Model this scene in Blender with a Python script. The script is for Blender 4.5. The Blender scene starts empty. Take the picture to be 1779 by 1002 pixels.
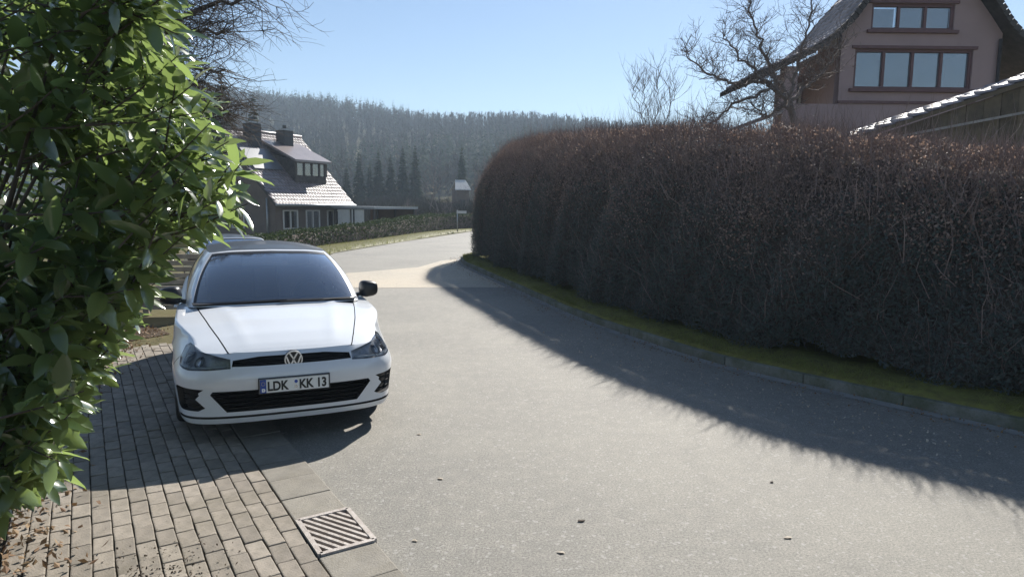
import bpy, bmesh, math, random
import numpy as np
from mathutils import Vector, Matrix
from mathutils.geometry import delaunay_2d_cdt
R = math.radians
random.seed(7); rng = np.random.default_rng(7)
SC = bpy.context.scene
COL = SC.collection

# ------------------------------------------------------------------ camera, sky, sun, exposure
cam = bpy.data.cameras.new('camera'); cam_o = bpy.data.objects.new('camera', cam); COL.objects.link(cam_o)
PITCH, ROLL, CAMH = 0.1228, 0.0103, 1.868
cam.sensor_width = 36; cam.lens = 36 * 1161 / 1779; cam.clip_end = 6000; cam.clip_start = 0.05
cam_o.matrix_world = Matrix.Translation((0, 0, CAMH)) @ Matrix.Rotation(math.pi / 2 - PITCH, 4, 'X') @ Matrix.Rotation(ROLL, 4, 'Z')
SC.camera = cam_o
SUN_AZ, SUN_EL = R(21), R(37)          # azimuth clockwise from +Y
world = bpy.data.worlds.new('World'); SC.world = world; world.use_nodes = True
wn = world.node_tree; bg = wn.nodes['Background']
sky = wn.nodes.new('ShaderNodeTexSky'); sky.sky_type = 'NISHITA'; sky.sun_disc = False
sky.sun_elevation = SUN_EL; sky.sun_rotation = SUN_AZ; sky.air_density = 1.0; sky.dust_density = 0.15; sky.ozone_density = 3.0
wn.links.new(sky.outputs[0], bg.inputs[0]); bg.inputs[1].default_value = 0.057
sun = bpy.data.lights.new('sun', 'SUN'); sun.energy = 5.0; sun.angle = R(0.55); sun.color = (1, 0.95, 0.87)
sun_o = bpy.data.objects.new('sun', sun); COL.objects.link(sun_o)
sdir = Vector((math.sin(SUN_AZ) * math.cos(SUN_EL), math.cos(SUN_AZ) * math.cos(SUN_EL), math.sin(SUN_EL)))
sun_o.rotation_euler = sdir.to_track_quat('Z', 'Y').to_euler(); sun_o.location = (20, 40, 40)
SC.view_settings.view_transform = 'Standard'; SC.view_settings.look = 'None'
SC.view_settings.exposure = 1.08; SC.view_settings.gamma = 1.0
SC.cycles.use_denoising = True
SC.cycles.max_bounces = 8; SC.cycles.transparent_max_bounces = 12; SC.cycles.volume_bounces = 1

# ------------------------------------------------------------------ materials
def nt(name):
    m = bpy.data.materials.new(name); m.use_nodes = True
    t = m.node_tree; return m, t, t.nodes['Principled BSDF']
def ramp(t, fac, stops):
    r = t.nodes.new('ShaderNodeValToRGB'); t.links.new(fac, r.inputs[0])
    e = r.color_ramp.elements
    while len(e) < len(stops): e.new(0.5)
    for i, (p, c) in enumerate(stops):
        e[i].position = p; e[i].color = (*c, 1) if len(c) == 3 else c
    return r.outputs[0]
def noise(t, scale, detail=4, rough=0.6, co=None, dist=0.0):
    n = t.nodes.new('ShaderNodeTexNoise'); n.inputs['Scale'].default_value = scale
    n.inputs['Detail'].default_value = detail; n.inputs['Roughness'].default_value = rough; n.inputs['Distortion'].default_value = dist
    if co is not None: t.links.new(co, n.inputs['Vector'])
    return n.outputs['Fac']
def mixc(t, fac, a, b, mode='MIX'):
    m = t.nodes.new('ShaderNodeMix'); m.data_type = 'RGBA'; m.blend_type = mode
    for sock, v in ((0, fac), (6, a), (7, b)):
        if hasattr(v, 'is_linked'): t.links.new(v, m.inputs[sock])
        else: m.inputs[sock].default_value = (*v, 1) if isinstance(v, tuple) else v
    return m.outputs[2]
def math_(t, op, a, b=0.0):
    m = t.nodes.new('ShaderNodeMath'); m.operation = op
    for i, v in enumerate((a, b)):
        if hasattr(v, 'is_linked'): t.links.new(v, m.inputs[i])
        else: m.inputs[i].default_value = v
    return m.outputs[0]
def bump(t, p, h, strength=0.3, dist=0.01):
    b = t.nodes.new('ShaderNodeBump'); b.inputs['Strength'].default_value = strength; b.inputs['Distance'].default_value = dist
    t.links.new(h, b.inputs['Height']); t.links.new(b.outputs[0], p.inputs['Normal'])
def geo_pos(t): return t.nodes.new('ShaderNodeNewGeometry').outputs['Position']
def obj_co(t): return t.nodes.new('ShaderNodeTexCoord').outputs['Object']
def rnd(t):                               # one random value per object plus one per mesh island
    a = t.nodes.new('ShaderNodeObjectInfo').outputs['Random']
    b = t.nodes.new('ShaderNodeNewGeometry').outputs['Random Per Island']
    return math_(t, 'FRACT', math_(t, 'ADD', a, b))
def simple(name, c, rough=0.6, metal=0.0, c2=None, scale=6, spec=0.5, bmp=0.0, bscale=40, coat=0.0, vary=0.0):
    m, t, p = nt(name)
    p.inputs['Roughness'].default_value = rough; p.inputs['Metallic'].default_value = metal
    p.inputs['Specular IOR Level'].default_value = spec; p.inputs['Coat Weight'].default_value = coat; p.inputs['Coat Roughness'].default_value = 0.03
    co = obj_co(t)
    c2 = c2 or tuple(min(1, v * 0.75) for v in c)
    col = mixc(t, ramp(t, noise(t, scale, 5, 0.65, co), [(0.3, (0, 0, 0)), (0.7, (1, 1, 1))]), c, c2)
    if vary:
        r = rnd(t)
        col = mixc(t, 1.0, col, ramp(t, r, [(0, (1 - vary,) * 3), (1, (1 + vary,) * 3)]), 'MULTIPLY')
    t.links.new(col, p.inputs['Base Color'])
    if bmp: bump(t, p, noise(t, bscale, 4, 0.6, co), bmp, 0.01)
    return m
M = {}
def asphalt(name, c1, c2, c3):
    m, t, p = nt(name); co = geo_pos(t)
    big = noise(t, 0.45, 5, 0.6, co, 0.4); mid = noise(t, 7, 8, 0.8, co); fine = noise(t, 75, 5, 0.9, co); grit = noise(t, 320, 2, 0.5, co)
    col = mixc(t, ramp(t, big, [(0.35, (0, 0, 0)), (0.65, (1, 1, 1))]), c1, c2)
    col = mixc(t, math_(t, 'MULTIPLY', ramp(t, mid, [(0.45, (0, 0, 0)), (0.7, (1, 1, 1))]), 0.55), col, c3)
    col = mixc(t, 1.0, col, ramp(t, fine, [(0.32, (0.3,) * 3), (0.68, (1.85,) * 3)]), 'MULTIPLY')
    v = t.nodes.new('ShaderNodeTexVoronoi'); v.inputs['Scale'].default_value = 60; t.links.new(co, v.inputs['Vector'])
    wv = t.nodes.new('ShaderNodeTexWhiteNoise'); t.links.new(v.outputs['Position'], wv.inputs['Vector'])
    speck = ramp(t, wv.outputs['Value'], [(0.95, (0, 0, 0)), (0.97, (1, 1, 1))])
    col = mixc(t, math_(t, 'MULTIPLY', speck, 0.5), col, (0.34, 0.33, 0.31))
    # fine cracks
    vc = t.nodes.new('ShaderNodeTexVoronoi'); vc.feature = 'DISTANCE_TO_EDGE'; vc.inputs['Scale'].default_value = 0.42
    nv = t.nodes.new('ShaderNodeTexNoise'); nv.inputs['Scale'].default_value = 1.7; nv.inputs['Detail'].default_value = 6; t.links.new(co, nv.inputs['Vector'])
    va = t.nodes.new('ShaderNodeVectorMath'); va.operation = 'MULTIPLY_ADD'; t.links.new(nv.outputs['Color'], va.inputs[0]); va.inputs[1].default_value = (0.9, 0.9, 0.9); t.links.new(co, va.inputs[2])
    t.links.new(va.outputs[0], vc.inputs['Vector'])
    crack = ramp(t, vc.outputs['Distance'], [(0.0, (1, 1, 1)), (0.008, (0, 0, 0))])
    col = mixc(t, math_(t, 'MULTIPLY', crack, 0.12), col, (0.03, 0.03, 0.03))
    t.links.new(col, p.inputs['Base Color'])
    p.inputs['Roughness'].default_value = 0.72; p.inputs['Specular IOR Level'].default_value = 0.4
    bump(t, p, math_(t, 'ADD', fine, math_(t, 'MULTIPLY', grit, 0.6)), 0.7, 0.006)
    return m
M['asphalt'] = asphalt('asphalt', (0.19, 0.18, 0.156), (0.147, 0.14, 0.125), (0.25, 0.233, 0.2))
M['asphalt_pale'] = asphalt('asphalt_pale', (0.36, 0.31, 0.24), (0.30, 0.27, 0.22), (0.40, 0.35, 0.27))
def dirty(m, c, amount, lo=.45, hi=.7, scale=1.6):
    t = m.node_tree; p = t.nodes['Principled BSDF']; src = p.inputs['Base Color'].links[0].from_socket; co = geo_pos(t)
    f1 = ramp(t, noise(t, scale, 6, .7, co, .5), [(lo, (0, 0, 0)), (hi, (1, 1, 1))]); f2 = ramp(t, noise(t, 38, 4, .7, co), [(.5, (0, 0, 0)), (.72, (1, 1, 1))])
    f = math_(t, 'MULTIPLY', math_(t, 'MINIMUM', math_(t, 'ADD', math_(t, 'MULTIPLY', f1, .8), math_(t, 'MULTIPLY', f2, .55)), 1.0), amount)
    t.links.new(mixc(t, f, src, c), p.inputs['Base Color']); return m
M['brick'] = simple('paver', (0.28, 0.245, 0.205), 0.85, 0, (0.185, 0.165, 0.14), 9, 0.25, 0.5, 90, vary=0.22)
M['slab'] = simple('gutter_slab', (0.26, 0.24, 0.205), 0.85, 0, (0.18, 0.168, 0.148), 6, 0.25, 0.5, 90, vary=0.12)
M['kerb'] = simple('kerb', (0.20, 0.20, 0.19), 0.85, 0, (0.11, 0.12, 0.10), 5, 0.25, 0.5, 60, vary=0.15)
M['gutter'] = simple('gutter', (0.26, 0.26, 0.25), 0.85, 0, (0.18, 0.18, 0.17), 4, 0.25, 0.4, 80)
dirty(M['brick'], (.13, .115, .085), .75); dirty(M['slab'], (.15, .135, .105), .7); dirty(M['kerb'], (.07, .08, .045), .8, .4, .6, 2.5)
M['soil'] = simple('soil', (0.09, 0.065, 0.045), 0.95, 0, (0.05, 0.04, 0.03), 7, 0.1, 0.8, 40)
M['joint'] = simple('joint_sand', (0.12, 0.105, 0.08), 0.95, 0, (0.08, 0.07, 0.055), 30, 0.1, 0.5, 200)
M['moss'] = simple('moss', (0.17, 0.17, 0.045), 0.95, 0, (0.085, 0.08, 0.035), 9, 0.1, 0.9, 60)
M['iron'] = simple('cast_iron', (0.40, 0.37, 0.345), 0.6, 0.3, (0.24, 0.205, 0.18), 25, 0.5, 0.3, 120)
M['hole'] = simple('drain_dark', (0.012, 0.011, 0.010), 0.9, 0)
def ground_mat():
    m, t, p = nt('ground'); co = geo_pos(t)
    a = noise(t, 0.25, 6, 0.65, co); b = noise(t, 6, 5, 0.7, co)
    col = mixc(t, ramp(t, a, [(0.4, (0, 0, 0)), (0.6, (1, 1, 1))]), (0.10, 0.10, 0.04), (0.13, 0.11, 0.06))
    col = mixc(t, math_(t, 'MULTIPLY', b, 0.6), col, (0.06, 0.055, 0.03))
    t.links.new(col, p.inputs['Base Color']); p.inputs['Roughness'].default_value = 0.95; p.inputs['Specular IOR Level'].default_value = 0.1
    bump(t, p, b, 0.6, 0.05); return m
M['ground'] = ground_mat()
def leafmat(name, c, c2, trans, tw=0.35, rough=0.3, spec=0.5, coat=0.0):
    m, t, p = nt(name); r = rnd(t)
    col = mixc(t, r, c, c2); t.links.new(col, p.inputs['Base Color'])
    p.inputs['Roughness'].default_value = rough; p.inputs['Specular IOR Level'].default_value = spec
    tr = t.nodes.new('ShaderNodeBsdfTranslucent'); t.links.new(mixc(t, r, trans, tuple(v * 0.6 for v in trans)), tr.inputs[0])
    mx = t.nodes.new('ShaderNodeMixShader'); mx.inputs[0].default_value = tw
    t.links.new(p.outputs[0], mx.inputs[1]); t.links.new(tr.outputs[0], mx.inputs[2])
    t.links.new(mx.outputs[0], t.nodes['Material Output'].inputs[0]); p.inputs['Coat Weight'].default_value = coat; p.inputs['Coat Roughness'].default_value = .12; return m
M['laurel'] = leafmat('laurel_leaf', (0.042, 0.082, 0.038), (0.085, 0.125, 0.055), (0.32, 0.44, 0.13), 0.42, 0.22, 0.9, 1.0)
M['hedge_leaf'] = leafmat('hedge_leaf', (0.05, 0.078, 0.078), (0.095, 0.105, 0.095), (0.13, 0.16, 0.11), 0.3, 0.45, 0.4)
M['beech_leaf'] = leafmat('dry_leaf', (0.24, 0.165, 0.14), (0.40, 0.31, 0.265), (0.42, 0.29, 0.22), 0.42, 0.6, 0.3)
M['litter'] = leafmat('leaf_litter', (0.14, 0.075, 0.04), (0.26, 0.18, 0.10), (0.2, 0.12, 0.05), 0.15, 0.7, 0.3)
M['leaf_dapple'] = leafmat('pale_leaf_dapple', (0.42, 0.34, 0.24), (0.5, 0.45, 0.38), (0.4, 0.3, 0.2), 0.2, 0.7, 0.3)
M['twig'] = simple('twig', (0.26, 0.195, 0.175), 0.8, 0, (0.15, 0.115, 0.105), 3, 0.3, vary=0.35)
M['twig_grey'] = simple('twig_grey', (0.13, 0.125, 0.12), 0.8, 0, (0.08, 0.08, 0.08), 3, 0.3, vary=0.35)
M['bark'] = simple('bark', (0.10, 0.08, 0.065), 0.9, 0, (0.05, 0.042, 0.036), 8, 0.2, 0.7, 30)
M['bark_pale'] = simple('bark_pale', (0.22, 0.185, 0.165), 0.85, 0, (0.11, 0.09, 0.085), 8, 0.3, 0.6, 30)
M['spruce'] = leafmat('spruce_needles', (0.018, 0.036, 0.022), (0.03, 0.05, 0.028), (0.04, 0.06, 0.02), 0.15, 0.9, 0.05)
M['wood_far'] = simple('bare_wood', (0.06, 0.053, 0.04), 0.95, 0, (0.042, 0.04, 0.032), 0.02, 0.0, vary=0.25)
M['grass'] = leafmat('grass', (0.10, 0.13, 0.03), (0.17, 0.15, 0.06), (0.28, 0.30, 0.06), 0.35, 0.6, 0.2)
M['box_leaf'] = leafmat('box_leaf', (0.022, 0.042, 0.022), (0.04, 0.058, 0.026), (0.07, 0.1, 0.03), 0.2, 0.6, 0.15)

# ------------------------------------------------------------------ mesh helpers
class MB:
    def __init__(s): s.v = []; s.f = []; s.mi = []; s.cur = 0
    def add(s, vs, fs):
        o = len(s.v); s.v.extend([tuple(p) for p in vs]); s.f.extend([tuple(i + o for i in f) for f in fs]); s.mi.extend([s.cur] * len(fs)); return s
    def box(s, x0, x1, y0, y1, z0, z1, mat=None):
        v = [Vector(p) for p in ((x0,y0,z0),(x1,y0,z0),(x1,y1,z0),(x0,y1,z0),(x0,y0,z1),(x1,y0,z1),(x1,y1,z1),(x0,y1,z1))]
        if mat: v = [mat @ p for p in v]
        return s.add(v, [(0,3,2,1),(4,5,6,7),(0,1,5,4),(1,2,6,5),(2,3,7,6),(3,0,4,7)])
    def bar(s, a, b, w, h, up=(0, 0, 1)):
        a = Vector(a); b = Vector(b); d = (b - a).normalized(); sd = d.cross(Vector(up)).normalized() * w / 2; u = sd.cross(d).normalized() * h / 2
        v = [a - sd - u, a + sd - u, a + sd + u, a - sd + u, b - sd - u, b + sd - u, b + sd + u, b - sd + u]
        return s.add(v, [(0,1,2,3),(7,6,5,4),(0,4,5,1),(1,5,6,2),(2,6,7,3),(3,7,4,0)])
    def tube(s, pts, rad, n=6, cap=True):
        pts = [Vector(p) for p in pts]; k = len(pts)
        if not hasattr(rad, '__len__'): rad = [rad] * k
        vs = []; prev = None
        for i, p in enumerate(pts):
            d = (pts[min(i + 1, k - 1)] - pts[max(i - 1, 0)]).normalized()
            if prev is None:
                a = d.cross(Vector((0.31, 0.17, 0.93)))
                if a.length < 1e-3: a = d.cross(Vector((1, 0, 0)))
            else: a = prev - d * prev.dot(d)
            a.normalize(); prev = a; b = d.cross(a)
            for j in range(n):
                t = 2 * math.pi * j / n; vs.append(p + (a * math.cos(t) + b * math.sin(t)) * rad[i])
        fs = [(i*n+j, i*n+(j+1) % n, (i+1)*n+(j+1) % n, (i+1)*n+j) for i in range(k - 1) for j in range(n)]
        if cap: fs += [tuple(range(n - 1, -1, -1)), tuple(range((k - 1) * n, k * n))]
        return s.add(vs, fs)
    def lathe(s, prof, n=24, mat=None, close=False):
        vs = []; k = len(prof)
        for i in range(n):
            t = 2 * math.pi * i / n; c, sn = math.cos(t), math.sin(t)
            for (r, z) in prof: vs.append(Vector((r * c, r * sn, z)))
        if mat: vs = [mat @ p for p in vs]
        fs = []
        for i in range(n):
            j = (i + 1) % n
            for q in range(k if close else k - 1):
                q2 = (q + 1) % k
                fs.append((i*k+q, j*k+q, j*k+q2, i*k+q2))
        return s.add(vs, fs)
    def prism(s, poly, d, mat=None):       # polygon in XY extruded by vector d
        n = len(poly); d = Vector(d)
        v = [Vector(p) for p in poly] + [Vector(p) + d for p in poly]
        if mat: v = [mat @ p for p in v]
        return s.add(v, [tuple(range(n)), tuple(range(2*n-1, n-1, -1))] + [(i, i+n, (i+1) % n + n, (i+1) % n) for i in range(n)])
    def build(s, name, mat, parent=None, smooth=False, bevel=0.0):
        me = bpy.data.meshes.new(name); me.from_pydata(s.v, [], s.f)
        mats = mat if isinstance(mat, (list, tuple)) else [mat]
        for q in mats: me.materials.append(M[q] if isinstance(q, str) else q)
        if len(mats) > 1: me.polygons.foreach_set('material_index', s.mi)
        if smooth: me.polygons.foreach_set('use_smooth', [True] * len(me.polygons))
        return link(name, me, parent, bevel)
def link(name, me, parent=None, bevel=0.0):
    bm = bmesh.new(); bm.from_mesh(me)
    if len(bm.faces) < 60000: bmesh.ops.recalc_face_normals(bm, faces=bm.faces)
    if bevel: bmesh.ops.bevel(bm, geom=[e for e in bm.edges if e.is_manifold and e.calc_face_angle(0) > 0.6], offset=bevel, segments=2, affect='EDGES', profile=0.6)
    bm.to_mesh(me); bm.free()
    o = bpy.data.objects.new(name, me); COL.objects.link(o)
    if parent is not None: o.parent = parent
    return o
def npmesh(name, V, F, mat, parent=None, smooth=False, mi=None):   # V (n,3) array, F (m,k) array of equal-sided faces
    me = bpy.data.meshes.new(name); V = np.asarray(V, np.float32); F = np.asarray(F, np.int32)
    me.vertices.add(len(V)); me.vertices.foreach_set('co', V.ravel())
    me.loops.add(F.size); me.loops.foreach_set('vertex_index', F.ravel())
    me.polygons.add(len(F)); me.polygons.foreach_set('loop_start', np.arange(len(F), dtype=np.int32) * F.shape[1])
    for q in (mat if isinstance(mat, (list, tuple)) else [mat]): me.materials.append(M[q] if isinstance(q, str) else q)
    if mi is not None: me.polygons.foreach_set('material_index', np.asarray(mi, np.int32))
    me.polygons.foreach_set('use_smooth', np.full(len(F), smooth))
    me.update(calc_edges=True); me.validate()
    o = bpy.data.objects.new(name, me); COL.objects.link(o)
    if parent is not None: o.parent = parent
    return o
def empty(name, loc=(0, 0, 0), rz=0.0):
    o = bpy.data.objects.new(name, None); COL.objects.link(o); o.location = loc; o.rotation_euler = (0, 0, rz); o.empty_display_size = 0.2; return o
def tag(o, label=None, cat=None, group=None, kind=None):
    if label: o['label'] = label
    if cat: o['category'] = cat
    if group: o['group'] = group
    if kind: o['kind'] = kind
    return o
def copy_tree(o, parent=None):
    c = o.copy(); COL.objects.link(c); c.parent = parent
    for ch in list(o.children): copy_tree(ch, c)
    return c
def inst(src, name, loc, rot=(0, 0, 0), parent=None, scale=(1, 1, 1)):
    o = bpy.data.objects.new(name, src); COL.objects.link(o); o.location = loc; o.rotation_euler = rot; o.scale = scale
    if parent is not None: o.parent = parent
    return o
def catmull(P, n=8):
    P = [np.array(p, float) for p in P]; Q = [2 * P[0] - P[1]] + P + [2 * P[-1] - P[-2]]; out = []
    for i in range(1, len(Q) - 2):
        a, b, c, d = Q[i-1:i+3]
        for k in range(n):
            t = k / n; out.append(0.5 * (2*b + (c-a)*t + (2*a-5*b+4*c-d)*t*t + (3*b-a-3*c+d)*t**3))
    out.append(P[-1]); return np.array(out)
def smooth(a, b, x):
    t = np.clip((np.asarray(x, float) - a) / (b - a), 0, 1); return t * t * (3 - 2 * t)
def pip(P, poly):
    x, y = P[:, 0], P[:, 1]; ins = np.zeros(len(P), bool); q = np.asarray(poly)
    for (x0, y0), (x1, y1) in zip(q, np.roll(q, -1, 0)):
        c = (y0 > y) != (y1 > y)
        with np.errstate(divide='ignore', invalid='ignore'): ins ^= c & (x < (x1 - x0) * (y - y0) / (y1 - y0) + x0)
    return ins
def densify(poly, su, sv):
    out = []
    for a, b in zip(poly, list(poly[1:]) + [poly[0]]):
        n = max(1, int(math.ceil(max(abs(b[0]-a[0]) / su, abs(b[1]-a[1]) / sv))))
        for k in range(n): out.append((a[0] + (b[0]-a[0]) * k / n, a[1] + (b[1]-a[1]) * k / n))
    return out
def cdt(outer, holes, su, sv):             # triangles of a flat domain with holes
    loops = [densify(outer, su, sv)] + [densify(h, su, sv) for h in holes]
    o = np.array(loops[0]); x0, y0 = o.min(0); x1, y1 = o.max(0)
    gx = np.arange(x0 + su * .5, x1, su); gy = np.arange(y0 + sv * .5, y1, sv)
    g = np.array([(a, b) for a in gx for b in gy]) if len(gx) and len(gy) else np.zeros((0, 2))
    if len(g):
        keep = pip(g, loops[0])
        for h in loops[1:]: keep &= ~pip(g, h)
        g = g[keep]
        bd = np.concatenate([np.array(l) for l in loops])
        if len(g):
            d = np.min(np.hypot((g[:, None, 0] - bd[None, :, 0]) / su, (g[:, None, 1] - bd[None, :, 1]) / sv), 1); g = g[d > 0.45]
    vs, es = [], []
    for l in loops:
        b = len(vs); vs += l; es += [(b + i, b + (i + 1) % len(l)) for i in range(len(l))]
    vs += [tuple(p) for p in g]
    r = delaunay_2d_cdt([Vector(p) for p in vs], es, [], 0, 1e-6)
    V = np.array([tuple(p) for p in r[0]]); T = np.array([f for f in r[2] if len(f) == 3])
    c = V[T].mean(1); keep = pip(c, loops[0])
    for h in loops[1:]: keep &= ~pip(c, h)
    return V, T[keep], loops

# ------------------------------------------------------------------ terrain
def G(x, y):
    x = np.asarray(x, float); y = np.asarray(y, float)
    d = (x + 8.2) * -0.982 + (y - 20) * 0.188
    z = -0.7 * smooth(2.5, 10, d) * (1 - smooth(60, 110, y)) + 2.0 * smooth(60, 130, y)
    z = z - 0.25 * np.exp(-(((x + 6.5) / 1.5) ** 4 + ((y - 15) / 2.6) ** 4))
    hr = np.clip(48.5 - 0.085 * x, 15, 78) + 2.5 * np.sin(x * 0.021) + 1.5 * np.sin(x * 0.05 + 1)
    z = z + hr * smooth(150, 480, y) * (1 - 0.5 * smooth(500, 1100, y))
    return z
def axis(a): return np.array(sorted(set(a)))
xs = axis(list(np.arange(-40, 41, 1.0)) + list(np.arange(-320, 321, 12.0)) + [-600, -450, 450, 600])
ys = axis(list(np.arange(-10, 61, 1.0)) + list(np.arange(60, 620, 9.0)) + [-400, -200, -100, -40, 700])
XX, YY = np.meshgrid(xs, ys); ZZ = G(XX, YY) - 0.012
nx, ny = len(xs), len(ys); ii = np.arange(nx * ny).reshape(ny, nx)
F = np.stack([ii[:-1, :-1], ii[:-1, 1:], ii[1:, 1:], ii[1:, :-1]], -1).reshape(-1, 4)
tag(npmesh('ground', np.stack([XX, YY, ZZ], -1).reshape(-1, 3), F, 'ground', smooth=True), kind='structure')

def sheet(name, poly, z, mat, step=1.0):
    V, T, _ = cdt([tuple(p) for p in poly], [], step, step)
    P = np.c_[V, G(V[:, 0], V[:, 1]) + z]
    o = npmesh(name, P, T, mat); return tag(o, kind='structure')

# paved frame along the left road edge
O2 = np.array((-1.41, 4.55)); E2 = np.array((-0.539, 0.8423)); V2 = np.array((-0.8423, -0.539)); ROTP = math.atan2(E2[1], E2[0])
def pv(u, v): return O2 + E2 * u + V2 * v
KP = [(8.3, 0.4), (7.11, 2.05), (6.11, 3.32), (5.22, 4.43), (4.38, 5.51), (3.54, 6.53), (2.5, 7.95), (1.8, 9.49), (1.1, 11.38), (0.1, 15.05), (-0.95, 18.9), (-1.65, 21.8), (-1.6, 24.2), (0.0, 26.8), (4.0, 29.5), (10, 33), (20, 36)]
KC = catmull(KP, 10)
left_edge = [tuple(pv(u, 0)) for u in (-9, -4, 0, 3, 5)] + [(-5.2, 12.5), (-5.6, 16), (-6.1, 20), (-6.83, 25.5), (-5.57, 34), (-2.95, 48.7), (3, 56), (14, 62), (30, 66)]
road_poly = left_edge + [tuple(p) for p in KC[::-1]]
sheet('road', road_poly, 0.0, 'asphalt')
cross = [(-5.5, 15.0), (-3.11, 14.95), (-1.53, 15.2), (0.02, 15.3), (-0.97, 18.9), (-1.67, 21.8), (-1.75, 23.6), (-2.4, 22.6), (-2.83, 20.1), (-4.24, 18.4), (-5.75, 17.6)]
sheet('crossing_strip', cross, 0.004, 'asphalt_pale')

# pavers
pav = sheet('pavement', [tuple(pv(*q)) for q in ((-6, 0), (5, 0), (5, 2.1), (-6, 2.1))], -0.004, 'joint')
bl, bw = 0.2, 0.1
def paver_mesh(name, l, w, h, mat, bev=0.007):
    b = MB().box(-l/2, l/2, -w/2, w/2, -h, 0)
    o = b.build(name, mat, None, bevel=bev); me = o.data; bpy.data.objects.remove(o); return me
pm = [paver_mesh('brick', bl - 0.006, bw - 0.0055, 0.03, 'brick') for _ in range(1)][0]
spots = []
for r in range(14):
    v = 0.325 + bw * (r + 0.5)
    for k in range(-14, 26):
        u = k * bl + (r % 2) * bl / 2 + (0.03 if r % 5 == 0 else 0)
        p = pv(u, v); d = math.hypot(*p)
        if p[1] < 2.0 or abs(p[0] / p[1]) > 0.90: continue
        spots.append((p[1] < 3.0, abs(p[1] - 3.0), u, v, p))
spots.sort(key=lambda s: (s[0], s[1]))
stuff = MB()
for i, (_, _, u, v, p) in enumerate(spots):
    z = 0.021 + random.uniform(-0.0035, 0.0035); rx, ry = random.uniform(-.012, .012), random.uniform(-.02, .02); rz = ROTP + random.uniform(-.03, .03)
    if i < 300: inst(pm, 'brick', (p[0], p[1], z), (rx, ry, rz), pav)
    else:
        mt = Matrix.Translation((p[0], p[1], z)) @ Matrix.Rotation(rz, 4, 'Z') @ Matrix.Rotation(ry, 4, 'Y') @ Matrix.Rotation(rx, 4, 'X')
        stuff.box(-bl/2+.004, bl/2-.004, -bw/2+.004, bw/2-.004, -.03, 0, mt)
tag(stuff.build('brick_field', 'brick', pav), kind='stuff')
sm = paver_mesh('gutter_slab', 0.327, 0.315, 0.04, 'slab', 0.008)
for k in range(-12, 16):
    u = -1.01 + (.23 + .166 + .332 * k if k >= 0 else -.23 - .166 + .332 * (k + 1))
    p = pv(u, 0.16); inst(sm, 'gutter_slab', (p[0], p[1], 0.019 + random.uniform(-.003, .003)), (0, 0, ROTP + random.uniform(-.006, .006)), pav)
# drain grate
gp = pv(-1.01, 0.155)
gr = empty('drain_grate', (gp[0], gp[1], 0.0), ROTP)
tag(gr, 'rusty slotted drain grate set in the pavers at the road edge', 'drain grate')
f = MB()
L2, W2 = 0.225, 0.15
for a, b in (((-L2, -W2), (L2, -W2)), ((-L2, W2), (L2, W2)), ((-L2, -W2), (-L2, W2)), ((L2, -W2), (L2, W2))):
    f.bar((*a, 0.014), (*b, 0.014), 0.028, 0.034)
f.build('frame', 'iron', gr)
MB().box(-L2, L2, -W2, W2, -0.002, 0.001).build('drain_hole', 'hole', gr)
for k in range(-9, 10):                                     # diagonal bars clipped to the frame
    c = k * 0.043; dx, dy = math.cos(R(28)), math.sin(R(28)); px, py = c * dy, -c * dx
    ts = []
    for lim, q, d in ((L2 - .012, px, dx), (W2 - .012, py, dy)): ts += [(sorted(((-lim - q) / d, (lim - q) / d)))]
    t0 = max(ts[0][0], ts[1][0]); t1 = min(ts[0][1], ts[1][1])
    if t1 - t0 < 0.04: continue
    MB().bar((px + dx*t0, py + dy*t0, 0.016), (px + dx*t1, py + dy*t1, 0.016), 0.019, 0.022).build('bar', 'iron', gr)

# ------------------------------------------------------------------ kerb, gutter, mossy verge on the right
dk = np.gradient(KC, axis=0); dk /= np.linalg.norm(dk, axis=1)[:, None]; NK = np.c_[dk[:, 1], -dk[:, 0]]   # right of travel = away from the road
AL = np.r_[0, np.cumsum(np.linalg.norm(np.diff(KC, axis=0), axis=1))]
def kpt(s, off):
    x = np.interp(s, AL, KC[:, 0]); y = np.interp(s, AL, KC[:, 1]); n = np.array((np.interp(s, AL, NK[:, 0]), np.interp(s, AL, NK[:, 1]))); n /= np.linalg.norm(n)
    return np.array((x, y)) + n * off
SEND = AL[11 * 10] + 5.0                                    # a little beyond the hedge corner
kerb = empty('kerb'); tag(kerb, kind='structure')
s = 0.4
while s < SEND:
    a, b = kpt(s + .005, 0), kpt(s + .995, 0); c = (a + b) / 2; an = math.atan2(*(b - a)[::-1])
    o = MB().box(-.4965, .4965, -.07, .07, -.05, .105).build('kerb_stone', 'kerb', kerb, bevel=0.012)
    n = kpt(s + .5, .07); o.location = (n[0], n[1], random.uniform(-.008, .008)); o.rotation_euler = (random.uniform(-.02, .02), 0, an + random.uniform(-.01, .01)); s += 1.0
ss = np.arange(0.2, SEND, .25)
strip = lambda o0, o1: [tuple(kpt(q, o0)) for q in ss] + [tuple(kpt(q, o1)) for q in ss[::-1]]
sheet('gutter', strip(-.16, -.01), 0.005, 'gutter')
V = []; offs = [(.06, .09), (.075, .122), (.18, .165), (.35, .185), (.6, .17), (1.2, .16), (2.6, .1)]
for q in ss:
    for o_, z in offs:
        p = kpt(q, o_); V.append((p[0], p[1], z + (0.03 * math.sin(q * 5.1) * math.sin(q * 1.7 + o_ * 9) if z > .13 else 0)))
k = len(offs); F = [(i*k+j, (i+1)*k+j, (i+1)*k+j+1, i*k+j+1) for i in range(len(ss)-1) for j in range(k-1)]
tag(npmesh('verge', V, F, 'moss', smooth=True), kind='structure')

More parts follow.
